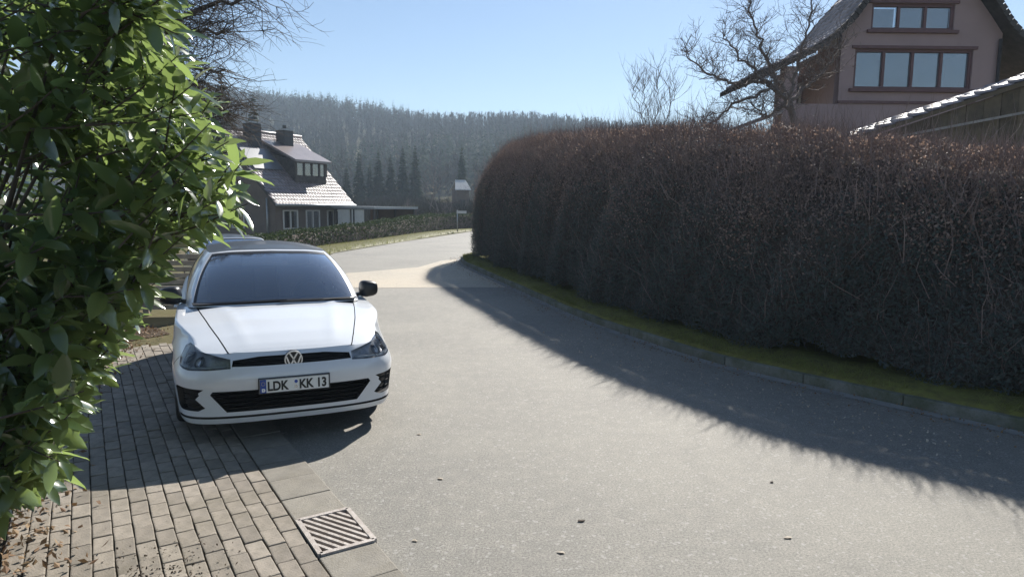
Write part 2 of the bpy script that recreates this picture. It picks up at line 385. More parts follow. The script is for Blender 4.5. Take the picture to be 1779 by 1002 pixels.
def blades(name, P, h, w, mat, parent=None, lean=0.5):
    n = len(P); P = np.asarray(P); a = rng.uniform(0, 6.283, n); l = rng.normal(0, lean, (n, 2)) ; hh = h * rng.uniform(.5, 1.3, n)
    sd = np.c_[np.cos(a), np.sin(a), np.zeros(n)] * (w * rng.uniform(.6, 1.3, n))[:, None]
    tip = P + np.c_[l * hh[:, None], hh]
    Vv = np.stack([P - sd, P + sd, tip], 1).reshape(-1, 3)
    return npmesh(name, Vv, np.arange(3 * n).reshape(-1, 3), mat, parent)
P = []
for _ in range(17000):
    q = .3 + (SEND - .3) * random.random() ** 1.5; o_ = abs(random.gauss(0, .2)) + .06; p = kpt(q, o_)
    if math.sin(q * 3.3) + math.sin(q * 1.27 + 2) + random.uniform(-1.5, 1.5) > -.3: P.append((p[0], p[1], .13 + .04 * min(1, o_ * 3)))
tag(blades('verge_grass', P, .075, .004, 'grass', lean=.8), label='short mossy grass on the kerb under the tall hedge', cat='grass', kind='stuff')

# ------------------------------------------------------------------ tall hedge on the right
hedge = empty('tall_hedge', (1.6, 12, 0)); tag(hedge, 'tall bare brown hedge curving along the right side of the road', 'hedge')
HI = Matrix.Translation((-1.6, -12, 0))
S1 = AL[11 * 10] + 2.6
def hedge_h(s): return np.interp(s, [0, AL[40], AL[60], AL[80], AL[100], S1], [2.3, 2.35, 2.72, 3.15, 3.7, 3.85])
def hedge_pt(s, a, inset=0.0):
    # a: 0 front foot .. 1 back foot around the section; the crown leans back
    prof = np.array([(0, .1), (-.06, .55), (-.04, 1.1), (.06, .66 * 2.6), (.45, .86 * 2.6), (.95, 2.6), (1.5, 2.6), (1.95, 2.1), (2.05, 1.0), (2.05, .1)])
    t = np.linspace(0, 1, len(prof)); hs = hedge_h(s) / 2.6
    end = np.clip((S1 - s) / 4.2, 0, 1); rd = np.sqrt(np.clip(1 - (1 - end) ** 2, 0, 1))       # rounded far end
    o = np.interp(a, t, prof[:, 0]); z = np.interp(a, t, prof[:, 1]) * hs
    o = -.05 + (o + .05) * (.3 + .7 * rd); z = z * (.45 + .55 * rd)
    o = .95 + (o - .95) * (1 - inset); z = np.where(z > .3, z * (1 - inset * .5), z)
    x = np.interp(s, AL, KC[:, 0]); y = np.interp(s, AL, KC[:, 1]); n0 = np.interp(s, AL, NK[:, 0]); n1 = np.interp(s, AL, NK[:, 1])
    wob = .09 * np.sin(s * 1.3 + a * 7) * np.sin(s * .47 + 1) + .07 * np.sin(s * 2.9 + a * 13 + 2) + .05 * np.sin(s * 5.7 + a * 17 + 1) + .03 * np.sin(s * 11 + a * 31)
    o = o + .52 + wob
    return np.stack([x + n0 * o, y + n1 * o, z + wob * .6 + .1], -1)
sg, ag = np.meshgrid(np.arange(-.0, S1 + .01, .18), np.linspace(0, 1, 30), indexing='ij')
core = hedge_pt(sg, ag, .20); n0_, n1_ = sg.shape
core += rng.normal(0, .03, core.shape)
ii = np.arange(n0_ * n1_).reshape(n0_, n1_)
F = np.stack([ii[:-1, :-1], ii[1:, :-1], ii[1:, 1:], ii[:-1, 1:]], -1).reshape(-1, 4)
cv = core.reshape(-1, 3) - [1.6, 12, 0]
npmesh('solid_core', cv, F, 'bark', hedge)  # opaque dark shell inside the twigs, added so light does not pass
def sticks(n, P, D, L, w, mat, parent, name, bend=.25):
    D = D / np.linalg.norm(D, axis=1)[:, None]; q = rng.normal(0, 1, (n, 3)); sd = np.cross(D, q); sd /= np.linalg.norm(sd, axis=1)[:, None]
    L = np.asarray(L)[:, None]; w = np.asarray(w)[:, None]; b = rng.normal(0, bend, (n, 3)) * L
    m = P + D * L * .5 + b * .35; t = P + D * L + b * .2
    Vv = np.stack([P - sd * w, P + sd * w, m + sd * w * .7, m - sd * w * .7, t], 1).reshape(-1, 3)
    k = np.arange(n)[:, None] * 5
    F = np.concatenate([k + [0, 1, 2], k + [0, 2, 3], k + [3, 2, 4]], 1).reshape(-1, 3)
    return npmesh(name, Vv, F, mat, parent)
def leaves4(n, P, N, L, W, mat, parent, name):        # small folded leaf: two triangles sharing the midrib
    a = rng.normal(0, 1, (n, 3)); a /= np.linalg.norm(a, axis=1)[:, None]; b = np.cross(a, N + rng.normal(0, .5, (n, 3))); b /= np.linalg.norm(b, axis=1)[:, None] + 1e-9
    c = np.cross(a, b); L = np.asarray(L)[:, None]; W = np.asarray(W)[:, None]
    Vv = np.stack([P, P + a * L * .5 + b * W + c * W * .3, P + a * L, P + a * L * .5 - b * W + c * W * .3], 1).reshape(-1, 3)
    k = np.arange(n)[:, None] * 4
    return npmesh(name, Vv, np.concatenate([k + [0, 1, 2], k + [0, 2, 3]], 1).reshape(-1, 3), mat, parent)
def hedge_sample(n, amin=0.0, amax=.75):
    # denser where near to the camera, so the pieces stay about as fine in the picture
    u = rng.uniform(0, 1, n); u = np.where(rng.uniform(0, 1, n) < .5, u, u ** 2); s = .4 + u * (S1 - .42); a = rng.uniform(amin, amax, n); ins = np.abs(rng.normal(0, .09, n))
    p = hedge_pt(s, a, ins); e = 1e-2
    ds = hedge_pt(s + e, a) - hedge_pt(s - e, a); da = hedge_pt(s, np.clip(a + e, 0, 1)) - hedge_pt(s, np.clip(a - e, 0, 1))
    nn = np.cross(da, ds); nn /= np.linalg.norm(nn, axis=1)[:, None] + 1e-9
    ctr = hedge_pt(s, np.full(n, .5), .6); sg_ = np.sign(((p - ctr) * nn).sum(1)); nn *= np.where(sg_ == 0, 1, sg_)[:, None]
    return s, a, p, nn
n = 130000; s_, a_, P, N = hedge_sample(n)
D = N * .55 + rng.normal(0, .55, (n, 3)) + np.c_[np.zeros((n, 2)), rng.uniform(.1, .9, n)]
Lh = rng.uniform(.06, .22, n) * np.where(a_ > .38, 1.25, 1)
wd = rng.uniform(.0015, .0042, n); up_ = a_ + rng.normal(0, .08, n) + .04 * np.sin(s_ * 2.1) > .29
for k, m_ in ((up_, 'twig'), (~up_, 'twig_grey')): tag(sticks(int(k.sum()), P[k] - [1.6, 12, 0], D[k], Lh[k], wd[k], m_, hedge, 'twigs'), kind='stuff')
n = 2600; s_, a_, P, N = hedge_sample(n, .02, .4)     # longer stems showing through the face
D = N * .12 + rng.normal(0, .35, (n, 3)) + [0, 0, 1]
tag(sticks(n, P - [1.6, 12, 0] + N * .02, D, rng.uniform(.25, .7, n), rng.uniform(.0025, .0055, n), 'twig', hedge, 'stems'), kind='stuff')
n = 17000; s_, a_, P, N = hedge_sample(n, .36, .72)     # loose shoots over the crown
D = N * .3 + rng.normal(0, .3, (n, 3)) + [0, 0, 1]
tag(sticks(n, P - [1.6, 12, 0], D, rng.uniform(.12, .30, n) + .5 * rng.uniform(0, 1, n) ** 4, rng.uniform(.002, .004, n), 'twig', hedge, 'shoots'), kind='stuff')
n = 120000; s_, a_, P, N = hedge_sample(n, .0, .46)
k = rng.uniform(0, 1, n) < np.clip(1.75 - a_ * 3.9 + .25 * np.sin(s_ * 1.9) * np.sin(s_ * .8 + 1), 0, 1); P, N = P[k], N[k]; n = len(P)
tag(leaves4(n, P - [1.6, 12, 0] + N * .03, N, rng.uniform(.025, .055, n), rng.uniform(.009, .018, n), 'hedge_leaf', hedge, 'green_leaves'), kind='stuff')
n = 72000; s_, a_, P, N = hedge_sample(n, .2, .75)
k = rng.uniform(0, 1, n) < smooth(.2, .42, a_ + .05 * np.sin(s_ * 2.1) + .04 * np.sin(s_ * 5.3)); P, N = P[k], N[k]; n = len(P)
tag(leaves4(n, P - [1.6, 12, 0] + N * .04, N, rng.uniform(.025, .05, n), rng.uniform(.008, .016, n), 'beech_leaf', hedge, 'dry_leaves'), kind='stuff')

# ------------------------------------------------------------------ car
def paint(name, c, rough=.35, metal=0.0):
    return simple(name, c, rough, metal, tuple(v * .97 for v in c), 3, .5, coat=1.0)
M['white_paint'] = paint('white_paint', (.64, .67, .71))
M['silver_paint'] = paint('silver_paint', (.55, .57, .6), .35, .5)
M['black_paint'] = simple('black_paint', (.012, .013, .016), .4, 0, (.014, .015, .018), 3, .35, coat=.15)
M['black_plastic'] = simple('black_plastic', (.014, .014, .016), .45, 0, (.02, .02, .022), 30, .4)
M['dark_mesh'] = simple('dark_mesh', (.006, .006, .007), .6)
M['chrome'] = simple('chrome', (.70, .74, .79), .25, .7, (.64, .68, .73))
M['rubber'] = simple('rubber', (.015, .015, .015), .85, 0, (.025, .024, .022), 20, .2)
M['alloy'] = simple('alloy', (.35, .36, .37), .3, .9)
M['plate_white'] = simple('plate_white', (.78, .78, .76), .4, 0, (.74, .74, .72))
M['plate_blue'] = simple('plate_blue', (.015, .07, .36), .4)
M['plate_black'] = simple('plate_black', (.01, .01, .01), .5)
M['plate_yellow'] = simple('plate_yellow', (.8, .6, .05), .5)
M['seat'] = simple('seat_fabric', (.02, .02, .022), .9)
M['lamp_lens'] = simple('lamp_lens', (.75, .77, .8), .08, .6)
M['lamp_bowl'] = simple('lamp_bowl', (.55, .57, .60), .25, .9)
M['lamp_back'] = simple('lamp_back', (.16, .17, .18), .4, .4, (.42, .43, .45), 14)
M['drl'] = simple('daylight_strip', (.72, .76, .8), .2, .1)
M['red_lens'] = simple('red_lens', (.25, .01, .01), .15, coat=1)
def glassmat(name, tint, rough=.015, boost=1.0):
    m, t, p = nt(name)
    tr = t.nodes.new('ShaderNodeBsdfTransparent'); tr.inputs[0].default_value = (*tint, 1)
    gl = t.nodes.new('ShaderNodeBsdfGlossy'); gl.inputs['Roughness'].default_value = rough; gl.inputs[0].default_value = (1, 1, 1, 1)
    fr = t.nodes.new('ShaderNodeFresnel'); fr.inputs[0].default_value = 1.52
    mx = t.nodes.new('ShaderNodeMixShader')
    t.links.new(math_(t, 'MINIMUM', math_(t, 'MULTIPLY', fr.outputs[0], boost), 1.0), mx.inputs[0])
    t.links.new(tr.outputs[0], mx.inputs[1]); t.links.new(gl.outputs[0], mx.inputs[2])
    t.links.new(mx.outputs[0], t.nodes['Material Output'].inputs[0]); return m
M['car_glass'] = glassmat('car_glass', (.5, .55, .56), .012, 4.5)
M['dark_glass'] = glassmat('dark_glass', (.06, .06, .065), .012, 1.4)
M['lamp_glass'] = glassmat('lamp_glass', (.95, .96, .97), .01, .8)
M['pane'] = glassmat('window_pane', (.6, .65, .68), .02, 3.8)

oc = catmull([(0,0),(.24,.004),(.46,.022),(.64,.064),(.765,.14),(.838,.265),(.872,.47),(.886,.75),(.893,1.2),(.895,2.0),(.895,2.9),(.885,3.5),(.86,3.85),(.78,4.10),(.6,4.21),(.3,4.25),(0,4.26)], 14)
oa = np.r_[0, np.cumsum(np.linalg.norm(np.diff(oc, axis=0), axis=1))]
od = np.gradient(oc, axis=0); od /= np.linalg.norm(od, axis=1)[:, None]; on = np.c_[od[:, 1], -od[:, 0]]   # outward
SMAX = oa[-1]
FP = ([.14,.165,.20,.215,.24,.42,.48,.54,.585,.625,.665,.70,.78], [-.12,-.05,-.032,-.03,-.032,-.012,0,-.004,-.02,-.043,-.07,-.10,-.17])
SP = ([.14,.2,.35,.5,.6,.66,.70,.8,.9,1.0], [-.075,-.03,-.006,0,-.002,0,-.014,-.022,-.04,-.075])
RP = ([.14,.3,.45,.6,.64,.8,1.0], [-.1,-.02,0,-.01,-.03,-.06,-.13])
ZT = ([0,.03,.09,.2,.4,.7,1.1,1.5,3,4.0,4.3], [.70,.702,.711,.736,.778,.838,.89,.918,.952,.98,.985])
def ztop(s): return np.interp(np.interp(np.abs(s), oa, oc[:, 1]), *ZT)
def lower(s, z, depth=0.0):
    s = np.asarray(s, float); z = np.asarray(z, float); a = np.abs(s); sg = np.where(s < 0, -1, 1)
    x = np.interp(a, oa, oc[:, 0]); y = np.interp(a, oa, oc[:, 1]); n0 = np.interp(a, oa, on[:, 0]); n1 = np.interp(a, oa, on[:, 1])
    fw = 1 - smooth(.25, .95, y); rw = smooth(3.5, 4.1, y)
    o = fw * np.interp(z, *FP) + rw * np.interp(z, *RP) + (1 - fw - rw) * np.interp(z, *SP) - depth
    return np.stack([sg * (x + n0 * o), y + n1 * o, z], -1)
cb = catmull([(0,1.03),(.42,1.06),(.695,1.15),(.772,1.32),(.795,1.7),(.80,2.4),(.79,3.2),(.735,3.75),(.6,4.0),(.3,4.08),(0,4.1)], 10)
ct = catmull([(0,1.90),(.34,1.92),(.520,1.985),(.566,2.09),(.588,2.3),(.595,2.6),(.585,3.2),(.56,3.6),(.48,3.78),(.25,3.84),(0,3.86)], 10)
ci = np.arange(len(cb)) / 10.0
CBZ = ([0,2,3,5,8,10],[.942,.926,.914,.935,.962,.98]); CTZ = ([0,1,2,3,5,7,8,10],[1.385,1.377,1.355,1.348,1.353,1.342,1.332,1.345])
def upper(t, v, depth=0.0):
    t = np.asarray(t, float); v = np.asarray(v, float); a = np.abs(t); sg = np.where(t < 0, -1, 1)
    b = np.stack([np.interp(a, ci, cb[:, 0]), np.interp(a, ci, cb[:, 1]), np.interp(a, *CBZ)], -1)
    c = np.stack([np.interp(a, ci, ct[:, 0]), np.interp(a, ci, ct[:, 1]), np.interp(a, *CTZ)], -1)
    p = b + (c - b) * v[..., None]
    ctr = np.stack([np.zeros_like(a), np.full_like(a, 2.75), np.full_like(a, .75)], -1)
    out = p - ctr; out[..., 1] *= .35; out /= np.linalg.norm(out, axis=-1)[..., None]
    bulge = .045 * 4 * v * (1 - v) - depth
    p = p + out * bulge[..., None]; p[..., 0] *= sg; return p
def surf(fn, outer, holes, su, sv, depth=0.0):
    V, T, loops = cdt(outer, holes, su, sv); return fn(V[:, 0], V[:, 1], depth), T, loops
def panel(name, fn, poly, su, sv, depth, mat, parent, wallmat=None, smoothed=True):
    P, T, loops = surf(fn, poly, [], su, sv, depth)
    b = MB(); b.add(P, [tuple(int(i) for i in t) for t in T])
    if abs(depth) > 1e-6:
        l = np.array(loops[0]); A = fn(l[:, 0], l[:, 1], 0.0); B = fn(l[:, 0], l[:, 1], depth); n = len(l); b.cur = 1
        b.add(np.concatenate([A, B]), [(i, (i+1) % n, (i+1) % n + n, i + n) for i in range(n)])
    o = b.build(name, [mat, wallmat or mat], parent, smooth=smoothed); return o
def mir(poly): return [(-x, y) for x, y in poly][::-1]
def disc(c, r, n=20): return [(c[0] + r * math.cos(2*math.pi*i/n), c[1] + r * math.sin(2*math.pi*i/n)) for i in range(n)]
def s_at_y(y): return float(np.interp(y, oc[:, 1], oa))

def make_car(name, paintmat, front_plate):
    car = empty(name)
    ST = np.linspace(-SMAX, SMAX, 281)
    outer = [(-SMAX, .17)] + [(float(s), .17) for s in ST[1:-1]] + [(SMAX, .17)] + [(float(s), float(ztop(s))) for s in ST[::-1]]
    wf, wr = s_at_y(.865), s_at_y(3.485)
    holes = []
    def arch(sc):
        return [(sc + .355 * math.cos(a), .315 + .355 * math.sin(a)) for a in np.linspace(math.pi * 1.11, -math.pi * .11, 26)][::-1]
    def arch_poly(sc):
        pts = arch(sc); pts = [p for p in pts if p[1] > .1705]
        return [(pts[0][0] , .1702)] + pts + [(pts[-1][0], .1702)]
    for sg in (1, -1):
        for w in (wf, wr):
            holes.append(arch_poly(w) if sg > 0 else mir(arch_poly(w)))
    intake = [(-.50, .262), (.50, .262), (.615, .405), (.595, .43), (-.595, .43), (-.615, .405)]
    lip = [(-1.0, .213), (1.0, .213), (1.0, .231), (-1.0, .231)]
    grille = [(-.455, .612), (-.25, .608), (.25, .608), (.455, .612), (.448, .655), (.25, .674), (-.25, .674), (-.448, .655)]
    vent = [(.66, .30), (.72, .275), (.93, .275), (.985, .30), (.985, .445), (.93, .465), (.66, .448), (.705, .42), (.70, .40), (.735, .37), (.70, .34)]
    lamp = [(.462, .600), (.62, .592), (.80, .590), (.95, .606), (1.06, .655), (1.13, .728), (1.07, .755), (.95, .750), (.78, .728), (.62, .698), (.468, .664)]
    tail = [(SMAX - .82, .72), (SMAX - .45, .70), (SMAX - .42, .86), (SMAX - .62, .90), (SMAX - .86, .86)]
    # door gaps along the side
    def gap(y, z0, z1, w=.006): s = s_at_y(y); return [(s - w, z0), (s + w, z0), (s + w, z1), (s - w, z1)]
    grooves = [[(1.075, .648), (1.082, .653), (1.176, .572), (1.169, .567)], gap(1.42, .33, .90), gap(2.45, .33, .92), gap(3.30, .72, .93)]
    sideline = [(s_at_y(1.43) + .01, .318), (s_at_y(3.02), .318), (s_at_y(3.02), .327), (s_at_y(1.43) + .01, .327)]
    grooves.append(sideline)
    full = [intake, lip, grille]
    for q in (vent, lamp, tail, *grooves): full += [q, mir(q)]
    holes += full
    P, T, loops = surf(lower, outer, holes, .045, .035)
    body = MB(); body.add(P, [tuple(int(i) for i in t) for t in T])
    # deck rows, welded to the wrap's top edge
    hoodb = MB(); hood_rows = []; S_end = s_at_y(1.2)
    def deck_z(x, W, ze, zc): return ze + (zc - ze) * (1 - np.abs(x / W) ** 2.6)
    ZC = ([.10,.14,.2,.35,.6,.9,1.2,1.4], [.70,.722,.750,.806,.872,.920,.946,.952])
    HX = ([.10,.16,.3,.6,.9,1.2], [.452,.475,.515,.59,.645,.688])
    half = [s for s in ST if s >= -1e-9]
    frow = []
    for s in half:
        e = lower(s, ztop(s)); W, y, ze = e
        if y > 4.3: continue
        if y <= 1.22:
            zc = max(float(np.interp(y, *ZC)), ze); hx = float(np.interp(y, *HX)); w = min(W, hx)
            if W > 1e-4 and y <= 1.12:
                u = np.linspace(-1, 1, 31); X = u * w; hood_rows.append([(x, y, float(deck_z(x, W, ze, zc)) + (.004 if abs(x) < w - 1e-6 or W > hx else 0)) for x in X])
            if W > hx + .004:
                X = np.linspace(hx + .008, W, 9); frow.append([(x, y, float(deck_z(x, W, ze, zc))) for x in X[:-1]] + [tuple(e)])
        else:
            xi = min(.70, W - .02) if y < 3.95 else 0.0
            zc = float(np.interp(y, [1.22, 1.5, 3.9, 4.2], [.962, .95, .98, .99]))
            X = np.linspace(xi, W, 9); frow.append([(x, y, float(ze + .02 * (1 - (x - xi) / max(W - xi, 1e-3)) * min(1, (W - xi) * 8))) for x in X[:-1]] + [tuple(e)])
    for sg in (1, -1):
        vs = [(sg * x, y, z) for r in frow for (x, y, z) in r]; k = 9
        body.add(vs, [(i*k+j, i*k+j+1, (i+1)*k+j+1, (i+1)*k+j) for i in range(len(frow) - 1) for j in range(k - 1)])
    bo = body.build('body', paintmat, car, smooth=True)
    bm = bmesh.new(); bm.from_mesh(bo.data); bmesh.ops.remove_doubles(bm, verts=bm.verts, dist=2e-4); bmesh.ops.recalc_face_normals(bm, faces=bm.faces); bm.to_mesh(bo.data); bm.free()
    k = 31; hoodb.add([p for r in hood_rows for p in r], [(i*k+j, i*k+j+1, (i+1)*k+j+1, (i+1)*k+j) for i in range(len(hood_rows) - 1) for j in range(k - 1)])
    ho = hoodb.build('hood', paintmat, car, smooth=True)
    bm = bmesh.new(); bm.from_mesh(ho.data)
    for q in bm.verts:                        # two soft raised creases along the hood
        ax = abs(q.co.x); c = .30 + .16 * min(1, q.co.y)
        q.co.z += .006 * math.exp(-((ax - c) / .05) ** 2) * min(1, max(0, (q.co.y - .12) * 4))
    bmesh.ops.recalc_face_normals(bm, faces=bm.faces); bm.to_mesh(ho.data); bm.free()
    # cowl
    c = MB(); c.add([(-.72, 1.10, .955), (.72, 1.10, .955), (.74, 1.34, .958), (-.74, 1.34, .958)], [(0, 1, 2, 3)]); c.build('cowl', 'black_plastic', car)
    # recessed pieces
    panel('lower_intake', lower, intake, .05, .03, .05, 'dark_mesh', car, 'black_plastic')
    for z in (.30, .335, .37, .405):
        hw = np.interp(z, [.262, .405], [.49, .60]); panel('intake_slat', lower, [(-hw, z - .004), (hw, z - .004), (hw, z + .004), (-hw, z + .004)], .06, .03, .035, 'black_plastic', car)
    panel('lip_line', lower, lip, .05, .03, .022, 'black_plastic', car)
    panel('grille', lower, grille, .05, .03, .03, 'dark_mesh', car, 'black_plastic')
    for z in (.622, .648):
        panel('grille_bar', lower, [(-.44, z - .005), (.44, z - .005), (.44, z + .005), (-.44, z + .005)], .06, .03, .012, 'black_plastic', car)
    for sg in (1, -1):
        m = (lambda q: q) if sg > 0 else mir
        v = panel('side_vent', lower, m(vent), .04, .03, .045, 'dark_mesh', car, 'black_plastic')
        for z in (.315, .36, .405):
            panel('vent_fin', lower, m([(.70, z), (.86, z + .004), (.86, z + .016), (.68, z + .016)]), .05, .03, .012, 'black_plastic', v)
        h = panel('headlight', lower, m(lamp), .04, .03, .05, 'lamp_back', car, 'lamp_bowl')
        for c0, r0 in (((.72, .645), .036), ((.90, .666), .040)):
            c0 = (sg * c0[0], c0[1])
            panel('reflector', lower, disc(c0, r0), .02, .02, .035, 'lamp_bowl', h)
            panel('projector', lower, disc(c0, r0 * .62), .02, .02, .018, 'lamp_lens', h)
        panel('daylight_strip', lower, m([(.49, .609), (.64, .602), (.82, .600), (.82, .611), (.64, .614), (.49, .622)]), .05, .03, .02, 'drl', h)
        panel('daylight_strip', lower, m([(.80, .601), (.95, .617), (1.05, .663), (1.10, .720), (1.085, .726), (1.03, .674), (.94, .629), (.80, .612)]), .05, .03, .02, 'drl', h)
        panel('lamp_cover', lower, m(lamp), .04, .03, -.0015, 'lamp_glass', h)
        panel('tail_light', lower, m(tail), .05, .03, -.004, 'red_lens', car)
        for q in grooves: panel('panel_gap', lower, m(q), .05, .05, .012, 'dark_mesh', car)
        for y0 in (2.16, 3.1):
            a0 = lower(sg * s_at_y(y0), .80, -.03); a1 = lower(sg * s_at_y(y0 + .2), .81, -.03); i0 = lower(sg * s_at_y(y0), .80, .01); i1 = lower(sg * s_at_y(y0 + .2), .81, .01)
            MB().tube([i0, a0, a1, i1], .012, 6).build('door_handle', paintmat, car, True)
    # glasshouse
    ws = [(-2.18, .02), (2.18, .02), (2.10, .96), (-2.10, .96)]
    fwin = [(3.25, .07), (5.15, .06), (5.15, .90), (4.0, .90)]
    rwin = [(5.35, .06), (6.95, .10), (6.75, .88), (5.35, .90)]
    rear = [(8.3, .12), (10, .12), (10, .92), (8.4, .92)]
    canopy_outer = [(-10, 0), (10, 0), (10, 1), (-10, 1)]
    hs = [ws]
    for q in (fwin, rwin, rear): hs += [q, mir(q)]
    P, T, _ = surf(upper, canopy_outer, hs, .12, .1)
    MB().add(P, [tuple(int(i) for i in t) for t in T]).build('pillars', paintmat, car, True)
    panel('windscreen', upper, ws, .15, .1, .004, 'car_glass', car, 'black_plastic')
    fr = [(-2.18, .02), (2.18, .02), (2.10, .96), (-2.10, .96)]
    inner = [(-2.02, .07), (2.02, .07), (1.95, .90), (-1.95, .90)]
    P, T, _ = surf(upper, fr, [inner], .12, .08, .0015)
    MB().add(P, [tuple(int(i) for i in t) for t in T]).build('windscreen_band', 'black_paint', car, True)
    for sg in (1, -1):
        m = (lambda q: q) if sg > 0 else mir
        panel('side_window', upper, m(fwin), .15, .1, .004, 'car_glass', car, 'black_plastic'); panel('side_window', upper, m(rwin), .15, .1, .004, 'dark_glass', car, 'black_plastic')
        panel('rear_window', upper, m(rear), .15, .1, .004, 'dark_glass', car, 'black_plastic')
    tt = np.linspace(0, 10, 101); rows = []
    for t in tt:
        e = upper(t, np.array(1.0)); W, y, ze = e; zc = max(float(np.interp(y, [1.9, 2.0, 2.3, 2.8, 3.4, 3.87], [1.385, 1.395, 1.415, 1.42, 1.402, 1.35])), ze)
        X = np.linspace(-1, 1, 21) * W; rows.append([(x, y, float(ze + (zc - ze) * (1 - abs(x / max(W, 1e-5)) ** 2.2))) for x in X])
    k = 21; MB().add([p for r in rows for p in r], [(i*k+j, i*k+j+1, (i+1)*k+j+1, (i+1)*k+j) for i in range(len(rows)-1) for j in range(k-1)]).build('roof', 'black_paint', car, True)
    # mirrors
    for sg in (1, -1):
        b = MB(); n, q = 14, 10; vs = []
        for i in range(q + 1):
            th = math.pi * i / q - math.pi / 2
            for j in range(n):
                ph = 2 * math.pi * j / n; sp = lambda a, e: math.copysign(abs(a) ** e, a)
                x = .088 * sp(math.cos(th), .6) * sp(math.cos(ph), .6); y = .075 * sp(math.sin(th), .7); z = .082 * sp(math.cos(th), .6) * sp(math.sin(ph), .6)
                vs.append((sg * (.905 + x - .25 * y), 1.47 + y + .15 * x, 1.0 + z * (1 - .15 * x / .105)))
        b.add(vs, [(i*n+j, i*n+(j+1) % n, (i+1)*n+(j+1) % n, (i+1)*n+j) for i in range(q) for j in range(n)])
        mo = b.build('wing_mirror', 'black_paint', car, True)
        MB().bar((sg * .76, 1.5, .935), (sg * .88, 1.49, .955), .07, .03).build('mirror_arm', 'black_plastic', mo)
        MB().box(sg * .915 - .085, sg * .915 + .085, 1.542, 1.55, .945, 1.055).build('mirror_glass', 'chrome', mo)
    # wipers
    for x0, x1 in ((-.55, .05), (.0, .6)):
        a = [upper(np.array(t), np.array(v), -.012) for t, v in ((x0 * 3.0, .03), (x0 * 3 * .5 + x1 * 1.5, .045), (x1 * 3.0, .055))]
        MB().tube(a, .008, 5).build('wiper', 'black_plastic', car)
    # wheels
    for y in (.865, 3.485):
        for sg in (1, -1):
            mt = Matrix.Translation((sg * .755, y, .315)) @ Matrix.Rotation(sg * math.pi / 2, 4, 'Y')
            w = empty('wheel'); w.parent = car
            MB().lathe([(.225, -.105), (.285, -.112), (.309, -.095), (.315, -.06), (.315, .06), (.309, .095), (.285, .112), (.225, .105)], 32, mt).build('tyre', 'rubber', w, True)
            rm = MB(); rm.lathe([(.226, -.1), (.226, .1), (.21, .105), (.2, .08), (.2, -.1)], 32, mt)
            for k5 in range(5):
                for da in (-.16, .16):
                    a = k5 * 2 * math.pi / 5 + da
                    rm.bar(mt @ Vector((.05 * math.cos(a * 1.0), .05 * math.sin(a), .07)), mt @ Vector((.215 * math.cos(a), .215 * math.sin(a), .09)), .035, .03, up=mt.to_3x3() @ Vector((0, 0, 1)))
            rm.lathe([(0, .085), (.06, .085), (.065, .06)], 16, mt); rm.build('rim', 'alloy', w)
            MB().lathe([(0, -.01), (.15, -.01), (.15, .02), (0, .02)], 24, mt).build('brake_disc', 'iron', w)
    # floor pan, arch liners and cabin
    u = MB(); u.box(-.84, .84, .45, 4.1, .165, .20); u.box(-.6, .6, .12, 4.15, .2, .6); u.box(-.82, .82, 1.28, 3.05, .2, .58)
    u.build('underbody', 'dark_mesh', car)
    i = MB(); i.box(-.70, .70, 1.25, 1.62, .6, .93); i.box(-.72, .72, 3.0, 3.9, .6, .9); i.build('dashboard', 'black_plastic', car, bevel=.03)
    for x in (-.36, .36):
        b = MB(); mt = Matrix.Translation((x, 2.45, .58)) @ Matrix.Rotation(R(-14), 4, 'X')
        b.box(-.24, .24, -.07, .07, 0, .58, mt); b.box(-.12, .12, -.05, .05, .60, .78, mt); b.box(x - .25, x + .25, 1.9, 2.4, .42, .58); b.build('seat', 'seat', car, bevel=.03)
    MB().box(-.62, .62, 3.0, 3.14, .58, 1.12).build('rear_seat', 'seat', car, bevel=.03)
    mt = Matrix.Translation((.36, 1.74, .90)) @ Matrix.Rotation(R(65), 4, 'X')
    MB().tube([mt @ Vector((.18 * math.cos(a), .18 * math.sin(a), 0)) for a in np.linspace(0, 2 * math.pi, 21)], .016, 6).build('steering_wheel', 'black_plastic', car, True)
    MB().box(-.12, .12, 1.93, 1.96, 1.27, 1.335).build('rear_view_mirror', 'black_plastic', car, bevel=.01)
    # emblem
    y0 = float(lower(0, .64)[1]) - .004
    em = MB(); mt = Matrix.Translation((0, y0, .64)) @ Matrix.Rotation(R(90), 4, 'X') @ Matrix.Rotation(0, 4, 'Z')
    bk = MB(); bk.lathe([(0, .006), (.066, .006), (.069, -.02), (0, -.02)], 32, mt); e = bk.build('emblem', 'black_plastic', car)
    em.lathe([(.060, .004), (.060, .014), (.0685, .014), (.0685, .004)], 40, mt, True)
    def stroke(pts):
        for a, b in zip(pts, pts[1:]): em.bar(mt @ Vector((*a, .011)), mt @ Vector((*b, .011)), .0115, .008, up=mt.to_3x3() @ Vector((0, 0, 1)))
    stroke([(-.030, .052), (0, .003), (.030, .052)]); stroke([(-.054, .026), (-.026, -.050), (0, -.004), (.026, -.050), (.054, .026)])
    em.build('emblem_relief', 'chrome', e)
    if front_plate:
        pc = empty('number_plate', (0, -.016, .458)); pc.parent = car; pc.rotation_euler = (R(-4), 0, 0)
        MB().box(-.268, .268, 0, .035, -.062, .062).build('plate_holder', 'black_plastic', pc, bevel=.004)
        MB().box(-.26, .26, -.006, .001, -.055, .055).build('plate', 'plate_white', pc, bevel=.002)
        fb = MB()
        for z in (-.0525, .0525): fb.box(-.2585, .2585, -.0072, -.006, z - .0018, z + .0018)
        for x in (-.2572, .2572): fb.box(x - .0016, x + .0016, -.0072, -.006, -.0525, .0525)
        fb.build('plate_border', 'plate_black', pc)
        MB().box(-.2555, -.212, -.0076, -.006, -.0505, .0505).build('plate_band', 'plate_blue', pc)
